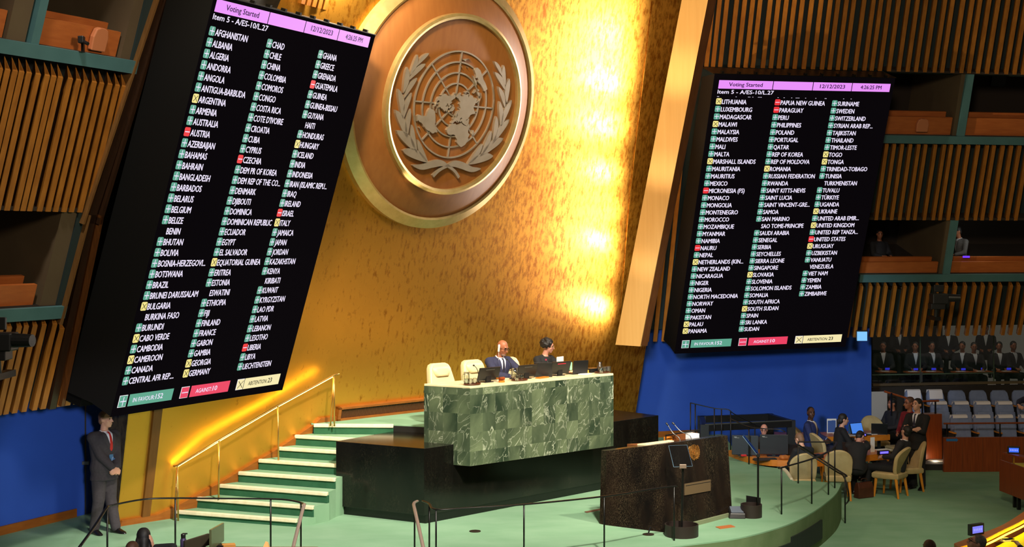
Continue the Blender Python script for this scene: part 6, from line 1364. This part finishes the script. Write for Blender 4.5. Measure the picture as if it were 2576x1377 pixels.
    if hair:
        h = MB(); rnd = random.Random(hash(label) % 999 if False else len(label))
        if hair in ('short', 'buzz'):
            g_ = 0 if hair == 'short' else -.006
            h.ball(hd(0, .022, .040), ((.083 + g_) * s, (.096 + g_) * s, (.093 + g_) * s), 16, R=RH); h.ball(hd(0, .05, -.02), ((.072 + g_) * s, (.062 + g_) * s, .07 * s), 14, R=RH)
        elif hair == 'fringe': h.ball(hd(0, .055, -.004), (.081 * s, .060 * s, .066 * s), 14, R=RH)
        elif hair == 'curly':
            for i in range(70):
                a_, z_ = rnd.uniform(0, 6.28), rnd.uniform(-.55, 1); q = math.sqrt(max(0, 1 - z_ * z_)); v = V((q * math.cos(a_) * .088, q * math.sin(a_) * .098 + .03, z_ * .098 + .035))
                if v.y < -.045 and v.z < .085: continue
                h.ball(hd(*v), rnd.uniform(.020, .032), 8)
            h.ball(hd(0, .03, .045), (.082 * s, .092 * s, .09 * s), 14, R=RH)
        elif hair in ('tied', 'long'):
            h.ball(hd(0, .022, .036), (.085 * s, .098 * s, .096 * s), 16, R=RH); h.ball(hd(0, .06, -.03), (.074 * s, .06 * s, .08 * s), 14, R=RH)
            if hair == 'tied': h.ball(hd(0, .105, -.05), (.04, .04, .05), 12); h.caps(hd(0, .11, -.06), hd(0, .12, -.17), .032, .015)
            else:
                h.caps(hd(-.06, .05, -.02), hd(-.065, .06, -.17), .04, .035); h.caps(hd(.06, .05, -.02), hd(.065, .06, -.17), .04, .035); h.caps(hd(0, .075, -.02), hd(0, .085, -.19), .05, .05)
        vox(h, 'hair', hm, root, .010 if vx < .02 else .02, 2 if hair == 'curly' else 4)
    if earpiece:
        c = MB(); c.caps(hd(-.092, -.012, -.045), hd(-.092, .012, .045), .017, .019, 10); c.tube(smoothpath([hd(-.092, -.015, -.05), hd(-.09, -.06, -.16), T(-.10, -.165, .30), T(-.12, -.19, .12)], 5), .0035, 5); c.build('earpiece', M_white, root, smooth=True)
    return root
rad = math.radians
# security man on the left
person('standing man in dark grey suit and red tie, hands clasped, below the left board', G(262, 1342, ZD), rad(52), 'stand', 1.80, head=(rad(26), .02), R=dict(w=(.15, -.27, -.44), hint=(-.5, .7, -.3), n=(.2, .9, -.3), dir=(.75, -.25, -.45), curl=.6), L=dict(w=(-.16, -.29, -.45), hint=(.5, .7, -.3), n=(-.2, .9, -.3), dir=(-.75, -.15, -.45), curl=.7), jacket='charcoal', trousers='charcoal', sk=SK_light, hair='buzz', hm=H_fair, beard=None, tie=M_tie_r, badge=True, bulk=1.22, legs={'R': ((-.11, -.02, .50), (-.125, .06, .085)), 'L': ((.11, -.0, .50), (.13, -.10, .085))})
# podium
pm = DK(1252, 1.02, ZP)
person('seated bald man in navy suit with glasses and white earpiece at the podium', pm, TH - .10, 'sit', 1.80, lean=.20, head=(rad(14), .22), seat=.48, sk=SK_brown, bulk=1.1, hair=None, jacket='navy', trousers='navy', tie=M_tie_d, glasses=True, beard=mat('grey_stubble', lin(134, 104, 90), .8), R=dict(w=(.14, -.40, -.22), hint=(-.8, .3, -.4), dir=(.8, -.5, 0), n=(0, 0, -1)), L=dict(w=(-.04, -.44, -.19), hint=(.8, .3, -.4), dir=(-.55, -.8, .1), n=(0, 0, -1), curl=.4), earpiece=True)
pw = DK(1364, 1.02, ZP)
person('seated woman with short curly dark hair and glasses in black, looking right at the podium', pw, TH + .05, 'sit', 1.72, lean=.24, head=(rad(42), .02), seat=.48, sk=SK_pink, hair='curly', jacket='black', trousers='black', shirt=None, glasses=mat('gold_frame', lin(190, 170, 120), .3, .6), female=True, turtleneck=False, R=dict(w=(.06, -.38, -.25), hint=(-.8, .3, -.4)), L=dict(w=(.0, -.42, -.20), hint=(.8, .3, -.4)))
# secretariat
person('seated man in a blue suit with yellow lanyard, facing the camera beside the rear table', V((6.36, 30.26, 0)), rad(60), 'sit', 1.80, lean=.02, head=(rad(-50), .0), sk=SK_dark, hair='buzz', hm=H_dark, jacket='blue', trousers='navy', lanyard=mat('yellow_lanyard', lin(214, 160, 70), .6), vx=.013)
person('seated woman in black with tied dark hair in profile, before the rear table', V((6.78, 29.45, 0)), rad(96), 'sit', 1.72, lean=.12, head=(rad(0), .0), sk=SK_light, hair='tied', jacket='black', trousers='black', shirt=None, female=True, vx=.013, R=dict(w=(.02, -.36, -.22)), L=dict(w=(-.02, -.36, -.20)))
ps = G(2308, 1231, 0)
person('standing man in a black suit with folded arms beside the secretariat table', ps, rad(-42), 'stand', 1.80, head=(rad(-14), -.08), sk=SK_light, hair='short', jacket='black', trousers='black', tie=M_tie_d, vx=.012, R=dict(w=(.20, -.22, -.22), hint=(-.7, -.1, -.6), dir=(.9, .1, .2), n=(0, 1, 0), curl=.3), L=dict(w=(-.24, -.20, -.20), hint=(.7, -.1, -.6), dir=(-.9, .0, .1), n=(0, 1, 0), curl=.3))
person('standing woman in a dark red jacket behind the man with folded arms', P(2289, 1000, 28.75) * 1 + V((0, 0, -P(2289, 1000, 28.75).z)), rad(-62), 'stand', 1.79, head=(rad(-8), 0), sk=SK_brown, hair='short', hm=H_brown, jacket='red', trousers='black', shirt=None, female=True, glasses=True, vx=.013, R=dict(w=(.10, -.26, -.32)), hem=-.2)
person('man slouching in the right tan chair, seen from behind, face turned left', V((7.36, 27.66, 0)), rad(232), 'sit', 1.74, lean=-.18, side=-.10, head=(rad(-30), -.15), sk=SK_light, hair='short', jacket='dark', trousers='black', vx=.012, hipoff=.12, legs={'R': ((-.13, -.42, .52), (-.12, -.62, .085)), 'L': ((.13, -.44, .53), (.15, -.48, .085))}, R=dict(w=(-.02, -.36, -.28)), L=dict(w=(.0, -.36, -.28)))
person('seated person in black bending over the front table with joined hands', V((6.62, 27.50, 0)), rad(158), 'sit', 1.72, lean=.55, head=(rad(-20), .45), sk=SK_pink, hair='short', jacket='black', trousers='black', shirt=None, vx=.013, R=dict(world=onT(2178, 28.1, .98)), L=dict(world=onT(2170, 28.25, .98)))
person('bald man with glasses peeking over the two large monitors', V((5.06, 28.75, 0)), rad(2), 'sit', 1.62, lean=.12, head=(rad(-14), .10), seat=.40, sk=SK_pink, hair='fringe', hm=H_brown, jacket='dark', trousers='black', shirt=None, glasses=True, vx=.013)
person('person in black hunched at the pale laptop, seen past the dais corner handrail', V((5.55, 27.05, 0)), rad(205), 'sit', 1.66, lean=.34, head=(rad(10), .15), seat=.44, sk=SK_light, hair='short', hm=H_fair, jacket='black', trousers='black', shirt=None, vx=.014)
person('person in dark clothes seated beyond the rear table near the white board', V((8.55, 32.3, 0)), rad(-60), 'sit', 1.70, head=(rad(-10), 0), sk=SK_brown, hair='short', jacket='dark', trousers='black', shirt=None, vx=.016)
person('man in a dark suit lounging in the gallery seat at the right edge', V(((2600 - CX) / F * 32.25, 32.25, .31)), rad(-10), 'sit', 1.78, sk=SK_light, hair='short', jacket='navy', trousers='black', shirt=mat('striped_shirt', lin(120, 116, 122), .8), vx=.014, R=dict(world=P(2556, 1024, 31.75), hint=(-.9, .2, .2), dir=(.6, -.5, -.5)))
# lower left
person('person with dark hair holding a hand to the head, bottom left desk', V((-4.47, 17.35, .0)), rad(198), 'sit', 1.76, lean=.0, head=(.0, .10), seat=.53, sk=SK_light, hair='long', jacket='black', trousers='black', shirt=None, female=True, vx=.009, R=dict(w=(.06, .05, .135), hint=(-.9, .1, -.7), dir=(.22, .08, 1), n=(1, -.3, 0), curl=.2), L=dict(w=(-.05, -.36, -.2)))
person('person with brown hair at the very bottom left, only the hair in view', V((-4.42, 16.75, 0)), rad(170), 'sit', 1.62, seat=.56, sk=SK_light, hair='short', hm=H_brown, jacket='dark', trousers='black', shirt=None, vx=.014)
# lower right
person('grey haired man looking up to the left beside the curved desk', V((5.72, 17.95, -.06)), rad(-85), 'sit', 1.72, lean=-.05, head=(rad(-12), -.35), seat=.40, sk=SK_pink, hair='short', hm=H_grey, jacket='dark', trousers='black', glasses=True, vx=.010)
person('person with brown hair at the bottom edge left of the grey haired man', V((5.08, 17.5, -.02)), rad(190), 'sit', 1.62, seat=.44, sk=SK_light, hair='short', hm=H_brown, jacket='dark', trousers='black', shirt=None, vx=.014)
hp = P(2552, 1369, 18.35)
person('person at the lower right corner reaching a hand with a phone over the yellow desk', V((6.95, 18.0, 0)), rad(160), 'sit', 1.70, seat=.42, sk=SK_light, hair='short', jacket='dark', trousers='black', shirt=None, vx=.009, L=dict(world=hp + V((.05, -.03, -.02)), hint=(.6, .3, -.8), dir=(.35, -.6, .35), n=(0, .3, -1), curl=.6))
o = local(thing('smartphone', 'black smartphone held over the yellow-lit desk at the lower right corner', 'phone', hp + V((-.07, .03, .055)), .4)); MB().box((0, 0, 0), (.15, .07, .010)).build('case', M_plastic, o, bevel=.004)
person('person beyond the right edge resting a hand on the delegate desk shelf', V((9.95, 25.9, 0)), rad(-100), 'sit', 1.74, seat=.46, sk=SK_light, hair='short', jacket='grey', trousers='black', vx=.011, R=dict(world=P(2574, 1149, 26.1), hint=(-.5, .3, -.8), dir=(-.2, -.9, 0), n=(0, 0, -1), curl=.3))
# booths
person('dim seated person with dark hair in the lower right booth', FR.pt(1.25, -1.23, -1.0) + V((0, 0, -.62)), rad(20), 'sit', 1.6, head=(-.4, .2), seat=.46, sk=SK_brown, hair='short', jacket='dark', trousers='black', shirt=None, vx=.02)
person('dim person in a patterned shirt working in the lower right booth, right bay', FR.pt(3.02, -1.23, -.75) + V((0, 0, -.52)), rad(-60), 'sit', 1.7, lean=.1, head=(-.2, .2), seat=.46, sk=SK_brown, hair='short', jacket='grey', trousers='black', vx=.02)
light('POINT', 'booth_fill', FR.pt(3.3, -.2, -.35), 7, (.95, 1, .9), size=.08)  # added light with no lamp body, lifts the dark right bay
o = local(thing('violet_display', 'small violet lit display on the lower right booth parapet', 'display', FR.pt(2.86, -.93, -.2))); MB().box((0, 0, .03), (.15, .02, .045)).build('screen', scr('violet_booth', 120, 60, 250), o)
# figures added behind the glass, standing in for the audience reflected in it
gp_ = person('audience member in a dark suit behind the glass, far left of the gallery', V((9.9, 36.4, 1.0)), rad(-10), 'sit', 1.76, head=(-.2, .1), seat=.45, sk=SK_brown, hair='short', jacket='dark', trousers='black', vx=.022, group='reflection stand-ins behind the gallery glass')
spotsg = [(2303, 36.2, 0), (2346, 36.3, .3), (2421, 36.3, -.2), (2452, 36.0, .2), (2515, 36.2, 0), (2552, 36.4, .4), (2262, 37.8, .1), (2385, 37.6, 0), (2480, 37.8, -.2)]
gp_.location = ((2222 - CX) / F * 36.3, 36.3, 1.0)
gl = ['second figure from the left behind the glass, face lit a little', 'third figure from the left behind the glass, near its neighbour', 'fourth figure from the left in the front row behind the glass', 'figure right of the fourth in the front row behind the glass', 'figure beyond the bright glazing bar behind the glass', 'rightmost front figure behind the glass', 'back row figure behind the glass, left', 'back row figure behind the glass, middle', 'back row figure behind the glass, right']
for (px, D, a), lb in zip(spotsg, gl): dup(gp_, V(((px - CX) / F * D, D, 1.0 if D < 37 else 1.36)), a - .15, 'reflection stand-in, ' + lb)
# desks, papers and blue displays added behind the glass for the reflections
gt = None
for i, (px, D, z) in enumerate([(2228, 35.7, 1.62), (2300, 35.6, 1.62), (2345, 35.65, 1.62), (2420, 35.6, 1.62), (2470, 35.7, 1.62), (2535, 35.7, 1.62)]):
    p = V(((px - CX) / F * D, D, 1.0))
    lb = 'wooden tablet desk added behind the glass for the reflections, %s' % ['before the far left figure', 'before the second figure', 'before the third figure', 'before the fourth figure', 'right of the fourth figure', 'beyond the glazing bar'][i]
    if gt is None:
        gt = local(thing('gallery_desk', lb, 'desk', p, .17, 'tablet desks added behind the glass')); MB().box((0, 0, .66), (.46, .30, .03)).build('desk_top', M_parapet, gt); MB().box((0, .1, .33), (.05, .05, .66)).build('leg', M_black, gt)
        MB().box((-.06, -.05, .68), (.2, .14, .01)).build('paper', M_paper, gt)
        MB().box((.1, .12, .72), (.11, .02, .05)).build('display', scr('gallery_blue', 60, 60, 230, .8), gt)
    else: dup(gt, p, .17, lb, 'tablet desks added behind the glass')
